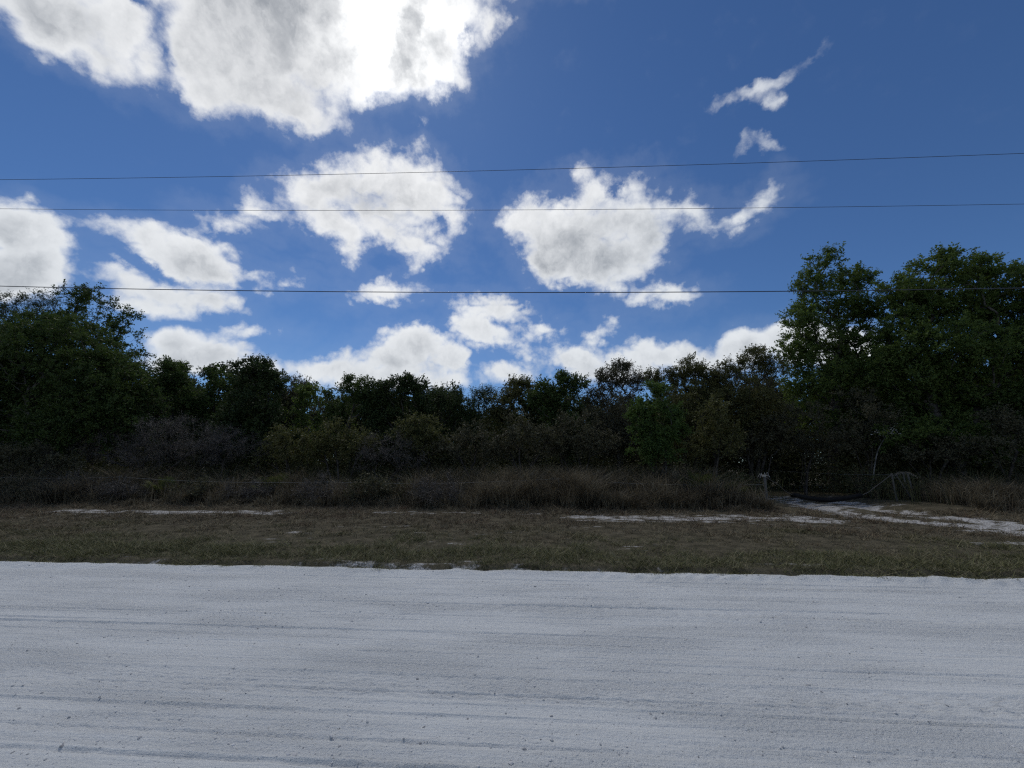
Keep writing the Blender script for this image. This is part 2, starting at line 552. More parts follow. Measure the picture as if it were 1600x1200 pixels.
# soil and white sand
m, n = material('sandy_ground')
g = n.new('ShaderNodeNewGeometry')
pos = g.outputs['Position']
a = n.new('ShaderNodeAttribute', attribute_name='sand')
fine_n = n.noise(pos, 14, 5, 0.65)
sandf = n.ramp(n.m('ADD', a.outputs['Fac'], n.m('MULTIPLY', n.m('SUBTRACT', fine_n, 0.5), 0.9)), 0.34, 0.80)
soil = n.mix(n.ramp(n.noise(pos, 3.0, 5, 0.6), 0.35, 0.65), (0.060, 0.054, 0.036), (0.112, 0.098, 0.066))
sandc = n.mix(n.ramp(n.noise(pos, 26, 5, 0.7), 0.36, 0.6), (0.15, 0.14, 0.12), (0.55, 0.54, 0.52))
finish(n, principled(n, n.mix(sandf, soil, sandc), 0.95, 0.05, bump(n, n.noise(pos, 22, 6, 0.65), 0.03, 0.7)))
M['ground'] = m

# crushed white shell road
m, n = material('white_shell_road')
g = n.new('ShaderNodeNewGeometry')
pos = g.outputs['Position']
streak = n.noise(n.v('MULTIPLY', pos, (0.07, 11.0, 1)), 1.8, 6, 0.72)
blot = n.noise(n.v('MULTIPLY', pos, (0.4, 0.9, 1)), 1.0, 4, 0.55)
grain = n.noise(pos, 130, 3, 0.7)
val = n.m('ADD', n.m('ADD', n.m('MULTIPLY', n.m('SUBTRACT', streak, 0.5), 0.75), n.m('MULTIPLY', n.m('SUBTRACT', blot, 0.5), 0.25)),
          n.m('MULTIPLY', n.m('SUBTRACT', grain, 0.5), 0.35))
rcol = n.mix(n.m('ADD', val, 0.5, clamp=True), (0.51, 0.525, 0.515), (0.72, 0.735, 0.715))
spk = n.noise(pos, 62, 2, 0.6)
patchy = n.ramp(n.noise(n.v('MULTIPLY', pos, (0.35, 1.5, 1)), 1.3, 4, 0.6), 0.35, 0.68)
rcol = n.mix(n.m('MULTIPLY', n.ramp(spk, n.m('MULTIPLY_ADD', patchy, -0.05, 0.66), 0.73), 0.8), rcol, (0.22, 0.22, 0.215))
rcol = n.mix(n.m('MULTIPLY', n.ramp(spk, 0.36, 0.28), 0.7), rcol, (0.80, 0.80, 0.78))
h = n.m('ADD', n.m('MULTIPLY', n.noise(pos, 34, 5, 0.72), n.m('MULTIPLY_ADD', patchy, 1.6, 0.9)), n.m('MULTIPLY', n.noise(n.v('MULTIPLY', pos, (0.05, 1, 1)), 55, 4, 0.6), 0.7))
finish(n, principled(n, rcol, 1.0, 0.02, bump(n, h, 0.014, 0.9)))
M['road'] = m

m, n = material('loose_stone')
g = n.new('ShaderNodeNewGeometry')
finish(n, principled(n, n.mix(n.m('POWER', g.outputs['Random Per Island'], 0.7), (0.24, 0.24, 0.24), (0.72, 0.71, 0.69)), 1.0, 0.02))
M['stone'] = m

m, n = material('wire_metal')
finish(n, principled(n, (0.045, 0.05, 0.06), 0.5, 0.4))
M['cable'] = m
m, n = material('galvanised_wire')
pp = principled(n, (0.28, 0.28, 0.27), 0.6, 0.4)
finish(n, pp)
M['wire'] = m
m, n = material('rusty_cable')
finish(n, principled(n, (0.11, 0.10, 0.09), 0.8, 0.2))
M['rusty'] = m
m, n = material('black_pipe')
g = n.new('ShaderNodeNewGeometry')
finish(n, principled(n, n.mix(n.ramp(n.noise(g.outputs['Position'], 6, 4), 0.45, 0.7), (0.004, 0.004, 0.0045), (0.012, 0.011, 0.010)), 0.6, 0.15))
M['pipe'] = m
m, n = material('weathered_wood')
tcn = n.new('ShaderNodeTexCoord')
wv = n.v('MULTIPLY', tcn.outputs['Object'], (1, 1, 0.08))
wn = n.noise(wv, 60, 5, 0.65)
finish(n, principled(n, n.mix(wn, (0.06, 0.056, 0.05), (0.20, 0.19, 0.17)), 0.95, 0.1, bump(n, wn, 0.006, 0.8)))
M['wood'] = m
m, n = material('frayed_rope')
g = n.new('ShaderNodeNewGeometry')
finish(n, principled(n, n.mix(n.noise(g.outputs['Position'], 40, 3), (0.33, 0.31, 0.27), (0.60, 0.58, 0.53)), 0.95, 0.05))
M['rope'] = m

# ================================================================== the ground
EDGE = 6.45            # far edge of the road


def spread(lo, hi, step, far_lo, far_hi, k=1.35):
    xs = list(np.arange(lo, hi + step / 2, step))
    s, x = step, xs[-1]
    while x < far_hi:
        s *= k
        x += s
        xs.append(x)
    s, x = step, xs[0]
    while x > far_lo:
        s *= k
        x -= s
        xs.insert(0, x)
    return np.array(xs)


def sheet(name, xs, ys, zfun, attr=None):
    X, Y = np.meshgrid(xs, ys)
    Z = zfun(X, Y)
    nx, ny = len(xs), len(ys)
    idx = np.arange(nx * ny).reshape(ny, nx)
    f = np.stack([idx[:-1, :-1], idx[:-1, 1:], idx[1:, 1:], idx[1:, :-1]], -1).reshape(-1, 4)
    me = mesh_from(name, np.stack([X, Y, Z], -1).reshape(-1, 3), [f], True)
    if attr:
        at_ = me.attributes.new(attr[0], 'FLOAT', 'POINT')
        at_.data.foreach_set('value', attr[1](X, Y).astype(np.float32).ravel())
    return me


LANE = np.array([(17.5, 6.0), (14.2, 8.2), (12.2, 10.3), (11.0, 12.6), (11.0, 15.0), (11.6, 17.5), (11.2, 19.6), (9.0, 22.0), (5.5, 23.6)])


def lane_dist(x, y):
    best = np.full(np.shape(x), 1e9)
    for (x0, y0), (x1, y1) in zip(LANE[:-1], LANE[1:]):
        dx, dy = x1 - x0, y1 - y0
        t = np.clip(((x - x0) * dx + (y - y0) * dy) / (dx * dx + dy * dy), 0, 1)
        best = np.minimum(best, np.hypot(x - x0 - t * dx, y - y0 - t * dy))
    return best


def sand_mask(x, y):
    w = fbm(x * 0.55, y * 1.2, 4, 0.55)
    s = np.zeros(np.shape(x)) - 0.15
    # bare strip in front of the tall grass, left and right of the middle
    back_l = 1.25 * np.exp(-((y - 12.55) / 0.65) ** 2) * sstep(-17.5, -15.5, x) * (1 - sstep(-8.6, -7.4, x))
    back_r = np.exp(-((y - 12.1) / 1.0) ** 2) * sstep(0.3, 1.4, x) * (1 - sstep(8.0, 9.0, x))
    back_m = np.exp(-((y - 12.9) / 0.3) ** 2) * sstep(-8, -6, x) * (1 - sstep(0.0, 1.0, x)) * 0.55
    s = s + 1.0 * np.maximum(np.maximum(back_l, back_r), back_m)
    # wheel tracks of the lane
    ld = lane_dist(x, y)
    s = s + 0.88 * (np.exp(-((ld - 0.85) / 0.6) ** 2) + 0.65 * sstep(2.8, 1.2, ld)) * (1 - sstep(19.0, 23.0, y)) * sstep(8.0, 9.6, y)
    s = s + 0.95 * np.exp(-((y - 8.9 - 0.08 * (x - 10)) / 0.28) ** 2) * sstep(8.2, 9.4, x)
    for (cx_, cy_, rx_, ry_) in ((4.35, 6.85, 0.75, 0.16), (5.6, 7.3, 0.35, 0.08), (7.1, 8.0, 0.5, 0.1), (6.0, 8.3, .4, .1)):
        s = s + 0.95 * np.exp(-(((x - cx_) / rx_) ** 2 + ((y - cy_) / ry_) ** 2))
    # the road's own sand spills a little onto the verge
    s = s + 1.1 * (1 - sstep(EDGE - 0.2, EDGE - 0.02, y)) * sstep(-3.2, -2.4, y)
    s = s + 0.9 * (1 - sstep(0.0, 0.4, y - EDGE)) * sstep(0.0, 0.16, fbm(x * 0.9, y * 0.5, 3, 0.5, 11.0)) * (y > EDGE - 0.3)
    fray = np.where(x > 8.0, fbm((x + 0.55 * y) * 3.0, (y - 0.3 * x) * 4.0, 4, 0.7, 7.0), fbm(x * 2.6, y * 6.0, 4, 0.72, 7.0))
    return s * 0.72 + w * 1.0 + fray * 2.2 - 0.05


def edge_line(x):
    return EDGE + 0.20 * fbm(x * 0.35, x * 0 + 3.3, 3) + 0.22 * fbm(x * 2.4, x * 0 + 9.1, 4, 0.65)


def ground_z(x, y):
    e = edge_line(x)
    z = -0.07 + 0.105 * sstep(-0.10, 0.10, y - e) + 0.105 * (1 - sstep(-2.45, -2.25, y))
    rough = 0.05 * fbm(x * 1.1, y * 1.1, 5, 0.55) * np.clip(np.where(y > e, (y - e) * 1.2, 0) + (y < -2.4), 0, 1)
    ld = lane_dist(x, y)
    rut = -0.05 * np.exp(-((ld - 0.85) / 0.3) ** 2) * sstep(7.5, 9, y)
    return z + rough + rut + 0.14 * sstep(12.6, 15.5, y) * sstep(1.2, 2.2, ld) + 0.35 * fbm(x * 0.06, y * 0.06, 2) * sstep(20, 45, np.abs(y))


gx = spread(-26, 24, 0.13, -420, 420)
gy = np.concatenate([spread(-3, 5.9, 0.6, -400, 5, 1.5)[:-1], np.arange(5.9, 6.9, 0.03), np.arange(6.9, 21, 0.08)])
gy = np.unique(np.concatenate([gy[gy < 21], spread(21, 22, 0.3, 21, 420)]).round(4))
tag(link('ground', sheet('ground', gx, gy, ground_z, ('sand', sand_mask)), M['ground']), 'sandy soil with patches of bare white sand', kind='structure')


SCRAPES = []          # thin scraped lines and tyre edges along the road
for k in range(120):
    tx = np.linspace(-13, 11, 700)
    SCRAPES.append((tx, 2.2 + 4.1 * ((k * 0.6180339) % 1) + 0.03 * fbm(tx * 0.1, tx * 0 + k * 3.7, 2),
                    np.clip(-0.1 + 4.0 * fbm(tx * 0.10, tx * 0 + k * 5.1, 2), 0, 1) * (0.75 + 0.9 * fbm(tx * 6, tx * 0 + k, 2)),
                    0.007 + 0.003 * (k % 3), 0.008 + 0.003 * (k % 4)))


def road_z(x, y):
    e = edge_line(x)
    z = 0.02 * (1 - ((y - 2) / 4.4) ** 2) - 0.02
    # graded streaks along the road, wheel tracks with tread bars, crumbly ridge at the edge
    z = z + 0.010 * fbm(x * 0.12, y * 9.0, 4, 0.7) + 0.006 * fbm(x * 0.5, y * 2.0, 3) + 0.008 * fbm(x * 7, y * 13, 4, 0.7) * np.clip(0.6 + 2.2 * fbm(x * 0.3, y * 1.3, 3, 0.5, 3.0), 0.1, 1.6)
    bend = 0.05 * fbm(x * 0.12, x * 0 + 1.7, 2)
    for yc, half, amp, lam, sl in ((3.18, 0.13, 0.017, 0.19, 0.9), (3.02, 0.05, 0.010, 0.16, -0.6), (3.98, 0.12, 0.009, 0.17, 0.3), (4.75, 0.12, 0.010, 0.20, 1.1), (5.55, 0.13, 0.008, 0.20, -0.8), (2.62, 0.10, 0.007, 0.17, 0.4)):
        d = y - yc - bend * 2
        wgt = sstep(half, half * 0.75, np.abs(d))
        fade = np.clip(0.75 + 1.6 * fbm(x * 0.22, y * 0 + yc * 7, 2), 0, 1.3)
        bars = np.sin(2 * math.pi * (x + sl * np.abs(d)) / lam) * (np.abs(np.sin(d / half * 3.1 * math.pi / 2)) > 0.35)
        z = z + fade * wgt * (-0.25 * amp + 0.60 * amp * bars) + fade * amp * 0.5 * np.exp(-((np.abs(d) - half * 1.1) / 0.022) ** 2)
    for (tx, ty, tf, wk, dp) in SCRAPES:
        yk, fk = np.interp(x, tx, ty), np.interp(x, tx, tf)
        z = z - dp * fk * np.exp(-((y - yk) / wk) ** 2) + 0.5 * dp * fk * np.exp(-((y - yk - 2.2 * wk) / wk) ** 2)
    d = e - y
    lug = np.sin(2 * math.pi * (x + 0.9 * d) / 0.30 + 9 * fbm(x * 0.8, y * 0, 3)) * np.clip(0.5 + 2 * fbm(x * 0.5, y * 0 + 4, 3), 0, 1)
    z = z + 0.035 * np.exp(-((d - 0.22) / 0.12) ** 2) * (0.7 + 0.6 * fbm(x * 1.3, y * 2, 3)) + 0.016 * np.exp(-((d - 0.30) / 0.14) ** 2) * lug
    return z - 0.09 * sstep(0.06, -0.14, d) - 0.09 * sstep(-2.1, -2.4, y)


rx = spread(-11.5, 9.5, 0.054, -420, 420, 1.5)
ry = np.concatenate([np.linspace(-2.6, 2.0, 14), np.arange(2.05, 4.4, 0.0105), np.arange(4.4, 6.75, 0.0165)])
tag(link('road', sheet('road', rx, ry, road_z), M['road']), 'white crushed shell road with faint tyre tracks', kind='structure')

# ------------------------------------------------------------------ loose stones on the road
ico_v = []
ph = (1 + 5 ** 0.5) / 2
for a_, b_ in ((-1, ph), (1, ph), (-1, -ph), (1, -ph)):
    ico_v += [(a_, b_, 0), (0, a_, b_), (b_, 0, a_)]
ico_v = unit(np.array(ico_v, float))
ico_f = []
for i in range(12):
    for j in range(i + 1, 12):
        for k in range(j + 1, 12):
            p, q, r_ = ico_v[i], ico_v[j], ico_v[k]
            if max(np.linalg.norm(p - q), np.linalg.norm(q - r_), np.linalg.norm(p - r_)) < 1.1:
                ico_f.append((i, j, k) if np.dot(np.cross(q - p, r_ - p), p) > 0 else (i, k, j))
ico_f = np.array(ico_f)


def scatter_stones():
    n = 5500
    y = rng.uniform(2.1, 6.4, n * 3)
    x = rng.uniform(-1.45, 1.35, n * 3) * (y + 0.6)
    dens = 0.18 + 0.8 * sstep(0.02, 0.22, fbm(x * 0.35, y * 2.2, 3)) + 0.35 * (y < 3.0)
    keep = rng.random(n * 3) < dens * 0.6
    x, y = x[keep][:n], y[keep][:n]
    n = len(x)
    s = 0.0024 + 0.0021 * rng.exponential(1.0, n)
    s = np.minimum(s, 0.011)
    z = road_z(x, y)
    v = ico_v[None] * (1 + rng.uniform(-0.28, 0.28, (n, 12, 1))) * s[:, None, None] * np.stack([rng.uniform(0.9, 1.6, n), rng.uniform(0.7, 1.2, n), rng.uniform(0.5, 0.85, n)], -1)[:, None]
    th = rng.uniform(0, 6.28, n)
    c, s_ = np.cos(th)[:, None], np.sin(th)[:, None]
    v = np.stack([v[..., 0] * c - v[..., 1] * s_, v[..., 0] * s_ + v[..., 1] * c, v[..., 2]], -1)
    v = v + np.stack([x, y, z + s * 0.12], -1)[:, None]
    f = ico_f[None] + (np.arange(n) * 12)[:, None, None]
    return mesh_from('gravel', v.reshape(-1, 3), [f.reshape(-1, 3)])


tag(link('gravel', scatter_stones(), M['stone']), 'loose grey and white stones scattered on the shell road', 'gravel', kind='stuff')


# ================================================================== grass
def blades(base, h, w, lean, curl, seg=2, rs=rng):
    """bent tapering blades; base (n,3), h (n), w (n), lean (n) metres of sideways tip offset relative to h"""
    n = len(base)
    th = rs.uniform(0, 2 * math.pi, n)
    dirv = np.stack([np.cos(th), np.sin(th), np.zeros(n)], -1)
    wth = rs.uniform(0, 2 * math.pi, n)
    side = np.stack([np.cos(wth), np.sin(wth), np.zeros(n)], -1)
    rows = []
    for k in range(seg + 1):
        t = k / seg
        p = base + np.stack([np.zeros(n), np.zeros(n), h * (t - curl * t ** 3 * 0.45)], -1) + dirv * (h * lean * t ** (1 + curl))[:, None]
        if k == seg:
            rows.append(p[:, None])
        else:
            ww = (w * (1 - 0.55 * t) * 0.5)[:, None]
            rows.append(np.stack([p - side * ww, p + side * ww], 1))
    v = np.concatenate(rows, 1)
    per = 2 * seg + 1
    o = (np.arange(n) * per)[:, None]
    f4 = [np.concatenate([o + 2 * k, o + 2 * k + 1, o + 2 * k + 3, o + 2 * k + 2], 1) for k in range(seg - 1)]
    f3 = np.concatenate([o + 2 * seg - 2, o + 2 * seg - 1, o + 2 * seg], 1)
    return v.reshape(-1, 3), f3, (np.concatenate(f4) if f4 else None)


def verge_grass():
    n = 72000
    y = EDGE - 0.15 + (14.4 - EDGE) * rng.random(n) ** 1.15
    y[:24000] = EDGE - 0.25 + 1.5 * rng.random(24000) ** 1.4
    x = rng.uniform(-1.62, 1.50, n) * (y + 1.0)
    e = edge_line(x)
    sm = sand_mask(x, y)
    clump = fbm(x * 1.1, y * 1.1, 4, 0.6)
    dens = np.clip(0.70 + 1.5 * clump, 0.15, 1) * (1 - 0.84 * sstep(0.20, 0.60, sm))
    dens = np.where(y < e + 0.6, np.maximum(dens, 0.7), dens) * sstep(-0.09, -0.01, y - e + 0.10 * fbm(x * 5, y * 0, 3))
    dens = dens * (1 - 0.5 * sstep(1.6, 0.6, lane_dist(x, y)))
    stray = (y < e) & (y > e - 0.22) & (rng.random(n) < 0.10)
    keep = (rng.random(n) < dens) | stray
    x, y, clump = x[keep], y[keep], clump[keep]
    n = len(x)
    size = np.exp(rng.normal(0, 0.42, n)) * (0.8 + 1.0 * np.clip(clump, -0.3, 0.5)) * (0.75 + 0.35 * sstep(0.0, 0.6, y - edge_line(x)) + 0.5 * sstep(10.5, 13.5, y))
    size = np.where(rng.random(n) < 0.02 + 0.04 * sstep(9, 12, y), size * 2.6, size)
    cnt = np.clip((7 * size + 2).astype(int), 4, 15)
    nb = int(cnt.sum())
    sz = np.repeat(size, cnt)
    bx = np.repeat(x, cnt) + rng.normal(0, 0.028, nb) * sz ** 0.5
    by = np.repeat(y, cnt) + rng.normal(0, 0.028, nb) * sz ** 0.5
    h = np.clip(0.075 * sz, 0.02, 0.38) * rng.uniform(0.4, 1.3, nb)
    w = rng.uniform(0.006, 0.011, nb) + 0.0008 * (by - 6)
    v, f3, f4 = blades(np.stack([bx, by, np.maximum(ground_z(bx, by), road_z(bx, by)) - 0.012], -1), h, w, rng.uniform(0.3, 1.5, nb), 0.8, 1)
    return mesh_from('grass', v, [f3])


tag(link('grass', verge_grass(), M['verge']), 'short olive and brown grass of the verge between road and wood', 'grass', kind='stuff')


def tall_front(x):
    """where the tall dry growth starts"""
    return 13.8 + 1.1 * fbm(x * 0.25, x * 0 + 5, 3) + 0.9 * fbm(x * 1.2, x * 0 + 8, 3)


def tall_grass():
    """tussocks whose blades fan out from one root, with dark gaps between them, and single pale straws"""
    s = Soup()
    nt = 3600
    x = rng.uniform(-40, 36, nt)
    y = tall_front(x) + 5.0 * rng.random(nt) ** 1.7
    keep = (lane_dist(x, y) > 2.3) & ~((x > 8.0) & (x < 14.4) & (y < 17.2))
    keep &= rng.random(nt) < 0.75 + 0.25 * sstep(-3.5, -1.0, x)
    x, y = x[keep], y[keep]
    front = np.clip((y - tall_front(x)) / 1.0, 0, 1)
    straw = np.exp(-((x - 2.2) / 4.6) ** 4)        # the stand right of the middle is the tallest
    patch = fbm(x * 0.7, y * 0.7, 3)
    hh = (0.62 + 0.75 * front) * (0.62 + 0.65 * rng.random(len(x)) + 2.0 * patch) * (1 + 0.38 * straw)
    hh = np.clip(np.where(x > 14, hh * 0.8, hh) * (1 - 0.45 * sstep(5.6, 7.4, x) * (x < 9)), 0.3, 1.95)
    cnt = np.where(straw > 0.4, 62, 46)
    nb = int(cnt.sum())
    ox, oy = rng.normal(0, 0.07, nb), rng.normal(0, 0.06, nb)
    bx, by = np.repeat(x, cnt) + ox, np.repeat(y, cnt) + oy
    h = np.repeat(hh, cnt) * rng.uniform(0.45, 1.2, nb)
    w = rng.uniform(0.009, 0.022, nb)
    v, f3, f4 = blades(np.stack([bx, by, ground_z(bx, by) - 0.02], -1), h, w, rng.uniform(0.10, 0.85, nb), 0.75, 2)
    s.add(v, f3, f4)
    m_ = 5200
    x = rng.uniform(-36, 34, m_)
    y = tall_front(x) + 0.1 + 3.0 * rng.random(m_)
    keep = (lane_dist(x, y) > 2.0) & ~((x > 8.0) & (x < 14.4) & (y < 17.2))
    x, y = x[keep], y[keep]
    m_ = len(x)
    v, f3, f4 = blades(np.stack([x, y, ground_z(x, y) - 0.02], -1), rng.uniform(0.6, 1.5, m_) * (1 + 0.2 * np.exp(-((x - 2.2) / 4.6) ** 4)), rng.uniform(0.014, 0.030, m_), rng.uniform(0.05, 0.6, m_), 0.9, 3)
    s.add(v, f3, f4)
    return s.mesh('tall_grass')


tag(link('tall_grass', tall_grass(), M['dry']), 'tall dry brown grass standing in front of the wood', 'tall grass', kind='stuff')


# ================================================================== trees
def grow(rs, lobes_, n_clumps, clump_r, twigs, leaves, leaf, trunk_r, stems=1, shell=0.45, base_spread=0.15, twig_r=0.0045, droop=0.1, min_z=0.3, aspect=0.55):
    """lobes_: (x, y, z, rx, ry, rz) in metres about the base. Limbs run to leaf clumps spread through the lobes.
    Returns trunk mesh and crown mesh."""
    L = np.array(lobes_, float)
    wgt = (L[:, 3] * L[:, 4] * L[:, 5]) ** 0.72
    pick = rs.choice(len(L), n_clumps, p=wgt / wgt.sum())
    d = unit(rs.normal(size=(n_clumps, 3)))
    r = rs.random(n_clumps) ** shell
    C = L[pick, :3] + d * r[:, None] * L[pick, 3:]
    C = C[C[:, 2] > min_z]
    top = C[:, 2].max()
    cen = np.average(L[:, :3], axis=0, weights=wgt)
    # stems
    P, par = [], []
    for s in range(stems):
        a = rs.uniform(0, 6.28)
        b = np.array([math.cos(a), math.sin(a), 0]) * base_spread * (stems > 1)
        if stems == 1:
            goal = np.array([cen[0], cen[1], 0.62 * top])
        else:
            lo = L[rs.choice(len(L), p=wgt / wgt.sum())]
            goal = np.array([lo[0] * 0.8, lo[1] * 0.8, max(0.6 * top, 0.6)]) * np.array([1, 1, rs.uniform(0.7, 1.0)])
        k = max(4, int(goal[2] / 0.4))
        wob = rs.normal(0, 0.07, (k + 1, 3)).cumsum(0) * 0.5
        for i in range(k + 1):
            t = i / k
            p = b + (goal - b) * np.array([t ** 1.3, t ** 1.3, t]) + wob[i] * np.array([1, 1, 0.2]) * min(1, t * 3)
            if i == 0:
                p[2] = -0.12
            P.append(p)
            par.append(len(P) - 2 if i else -1)
    P = list(P)
    plen = [0.0] * len(P)
    for i in range(len(P)):
        if par[i] >= 0:
            plen[i] = plen[par[i]] + float(np.linalg.norm(P[i] - P[par[i]]))
    order = np.argsort(np.linalg.norm(C - np.array([cen[0], cen[1], 0.45 * top]), axis=1))
    A = np.zeros((len(C) * 12 + len(P) + 64, 3))
    pl = np.zeros(len(A))
    npt = len(P)
    A[:npt] = P
    pl[:npt] = plen
    tips = []
    for ci in order:
        c = C[ci]
        q = A[:npt]
        dist = np.linalg.norm(q - c, axis=1)
        cost = dist + 0.25 * pl[:npt] + 1.4 * np.maximum(q[:, 2] - c[2] + 0.15, 0) + 3.0 * np.maximum(0.3 - q[:, 2], 0)
        k = int(np.argmin(cost))
        dd = dist[k]
        seg = min(10, max(1, int(math.ceil(dd / 0.38))))
        mid = np.array([0, 0, 0.10 * dd])
        prev = k
        for i in range(1, seg + 1):
            t = i / seg
            p = A[k] + (c - A[k]) * t - mid * 4 * t * (1 - t) * 0.5 + (rs.normal(0, 0.045, 3) if i < seg else 0)
            if npt >= len(A):
                break
            A[npt] = p
            pl[npt] = pl[prev] + dd / seg
            par.append(prev)
            prev = npt
            npt += 1
        tips.append(prev)
    rad = np.zeros(npt)
    tipr = 0.006
    kids = [[] for _ in range(npt)]
    for i in range(npt):
        if par[i] >= 0:
            kids[par[i]].append(i)
    acc = np.zeros(npt)
    for i in range(npt - 1, -1, -1):
        if not kids[i]:
            acc[i] = max(acc[i], tipr ** 2.2)
        if par[i] >= 0:
            acc[par[i]] += acc[i]
    rad = acc ** (1 / 2.2)
    rad *= 1.0
    big = rad.max()
    rad = np.where(rad > tipr, tipr + (rad - tipr) * (trunk_r - tipr) / max(big - tipr, 1e-6), rad)
    # chains to tubes
    tr = Soup()
    seen = [False] * npt
    for i in range(npt):
        starts = kids[i]
        main = max(starts, key=lambda q: rad[q]) if starts else None
        if par[i] < 0:
            chain_starts = [(i, None)]
        else:
            chain_starts = []
        for k in starts:
            if k != main:
                chain_starts.append((k, i))
        for (s0, before) in chain_starts:
            ch = [before] if before is not None else []
            rr = [min(rad[before], rad[s0] * 1.25)] if before is not None else []
            cur = s0
            while cur is not None:
                ch.append(cur)
                rr.append(rad[cur])
                cur = max(kids[cur], key=lambda q: rad[q]) if kids[cur] else None
            if len(ch) > 1:
                if before is None:
                    rr[0] *= 1.5
                tube(tr, A[ch], rr, 7 if rr[0] > 0.04 else (5 if rr[0] > 0.015 else 3), cap=False)
    trunk = tr.mesh('trunk', True)
    # twigs and leaves
    tp = A[np.array(tips)]
    nc = len(tp)
    outw = unit(tp - cen + rs.normal(0, 0.3, tp.shape))
    n = nc * twigs
    o = np.repeat(tp, twigs, 0)
    td = unit(np.repeat(outw, twigs, 0) * 0.55 + rs.normal(0, 0.75, (n, 3)) + np.array([0, 0, 0.30]))
    tl = clump_r * rs.uniform(0.45, 1.25, n)
    e = o + td * tl[:, None] + np.array([0, 0, -droop]) * tl[:, None]
    sp = Soup()
    # twig: a three-sided sliver
    a = unit(np.cross(td, rs.normal(size=(n, 3))))
    b = np.cross(td, a)
    v = np.stack([o + a * twig_r, o - a * twig_r * 0.5 + b * twig_r * 0.87, o - a * twig_r * 0.5 - b * twig_r * 0.87, e], 1).reshape(-1, 3)
    i = (np.arange(n) * 4)[:, None]
    sp.add(v, np.concatenate([np.concatenate([i, i + 1, i + 3], 1), np.concatenate([i + 1, i + 2, i + 3], 1), np.concatenate([i + 2, i, i + 3], 1)]))
    twig_faces = 3 * n
    if leaves:
        m_ = n * leaves
        t = rs.uniform(0.12, 1.05, m_)
        base = np.repeat(o, leaves, 0) + np.repeat(e - o, leaves, 0) * t[:, None] + rs.normal(0, 0.025, (m_, 3))
        ld = unit(np.repeat(td, leaves, 0) * 0.5 + rs.normal(0, 0.8, (m_, 3)))
        ls = leaf * rs.uniform(0.55, 1.3, m_)
        sd = unit(np.cross(ld, rs.normal(size=(m_, 3)) + np.array([0, 0, 1.1])))
        up = np.cross(sd, ld)
        tip = base + ld * ls[:, None]
        mid = base + ld * (ls * 0.52)[:, None] + up * (ls * 0.10)[:, None]
        hw = (ls * aspect * 0.5)[:, None]
        v = np.stack([base - sd * hw * 0.5, mid + sd * hw * 1.45, tip - sd * hw * 0.5], 1).reshape(-1, 3)
        i = (np.arange(m_) * 3)[:, None]
        sp.add(v, np.concatenate([i, i + 1, i + 2], 1))
    crown = sp.mesh('crown')
    return trunk, crown


STY = {   # leaf material, bark, leaf length, leaves per twig, twigs per clump, clump radius, clumps per square metre of outline
    'oak': ('oak', 'bark', 0.115, 13, 7, 0.46, 15),
    'dense': ('dark', 'bark', 0.117, 13, 7, 0.42, 17),
    'fresh': ('fresh', 'bark', 0.126, 12, 7, 0.48, 13),
    'sparse': ('dark', 'dark_bark', 0.072, 8, 9, 0.46, 15),
    'dusty': ('dusty', 'dark_bark', 0.085, 12, 7, 0.42, 16),
    'pale': ('dusty', 'pale_bark', 0.085, 12, 7, 0.42, 15),
    'olive': ('olive', 'dark_bark', 0.093, 12, 7, 0.42, 16),
    'green': ('green', 'bark', 0.095, 13, 9, 0.34, 19),
    'bare': ('brush', 'dark_bark', 0.046, 3, 18, 0.46, 15),
}


def plant(name, px, Y, lob, style, label, cat, group=None, trunk_r=0.11, stems=1, seed=0, z0=0.0, dens=1.0, deep=0.8, leafk=1.0):
    """lob: outline lobes (chart x, chart y, half width, half height); each becomes a round mass at the plant's own distance"""
    rs = np.random.default_rng(1000 + seed)
    base = at(px, 740, Y)
    base[2] = float(ground_z(np.array(base[0]), np.array(base[1]))) - 0.02
    k = m_per_px(px, Y)
    L, area = [], 0
    for (lx, ly, lw, lh) in lob:
        off = rs.uniform(-0.35, 0.35) * lw * k * deep * 1.5
        p = at(lx, ly, Y + off)
        s = (Y + off) / Y
        L.append((p[0] - base[0], off, p[2] - base[2], lw * k * s, max(0.45, deep * (lw + lh) * 0.5 * k), lh * k * s))
        area += 3.14 * lw * lh * k * k
    mat, bark, leaf, lv, tw, cr, cpm = STY[style]
    tr, cr_ = grow(rs, L, max(30, int(area * cpm * dens)), cr, tw, int(round(lv * leafk)), leaf, trunk_r, stems, base_spread=0.25)
    root = empty(name, base)
    link('trunk', tr, M[bark], root)
    link('crown', cr_, M[mat], root)
    tag(root, label, cat, group)
    return root


def auto(cx_, top, w, bottom, seed, n=9, spike=1):
    """outline lobes of a rounded crown"""
    rs = np.random.default_rng(seed)
    out, H = [], bottom - top
    for i in range(n):
        t = (i + 0.5) / n
        prof = (math.sin(math.pi * min(1, 0.18 + 0.72 * t)) ** 0.8)
        rr = w * rs.uniform(0.20, 0.29)
        out.append((cx_ + rs.uniform(-1, 1) * max(0, w / 2 * prof - rr * 0.6), top + rr * 0.6 + t * (H - rr), rr, rr * rs.uniform(0.6, 0.9)))
    for i in range(spike):
        rr = w * rs.uniform(0.09, 0.14)
        out.append((cx_ + rs.uniform(-0.22, 0.22) * w, top + rr, rr, rr * 1.0))
    return out


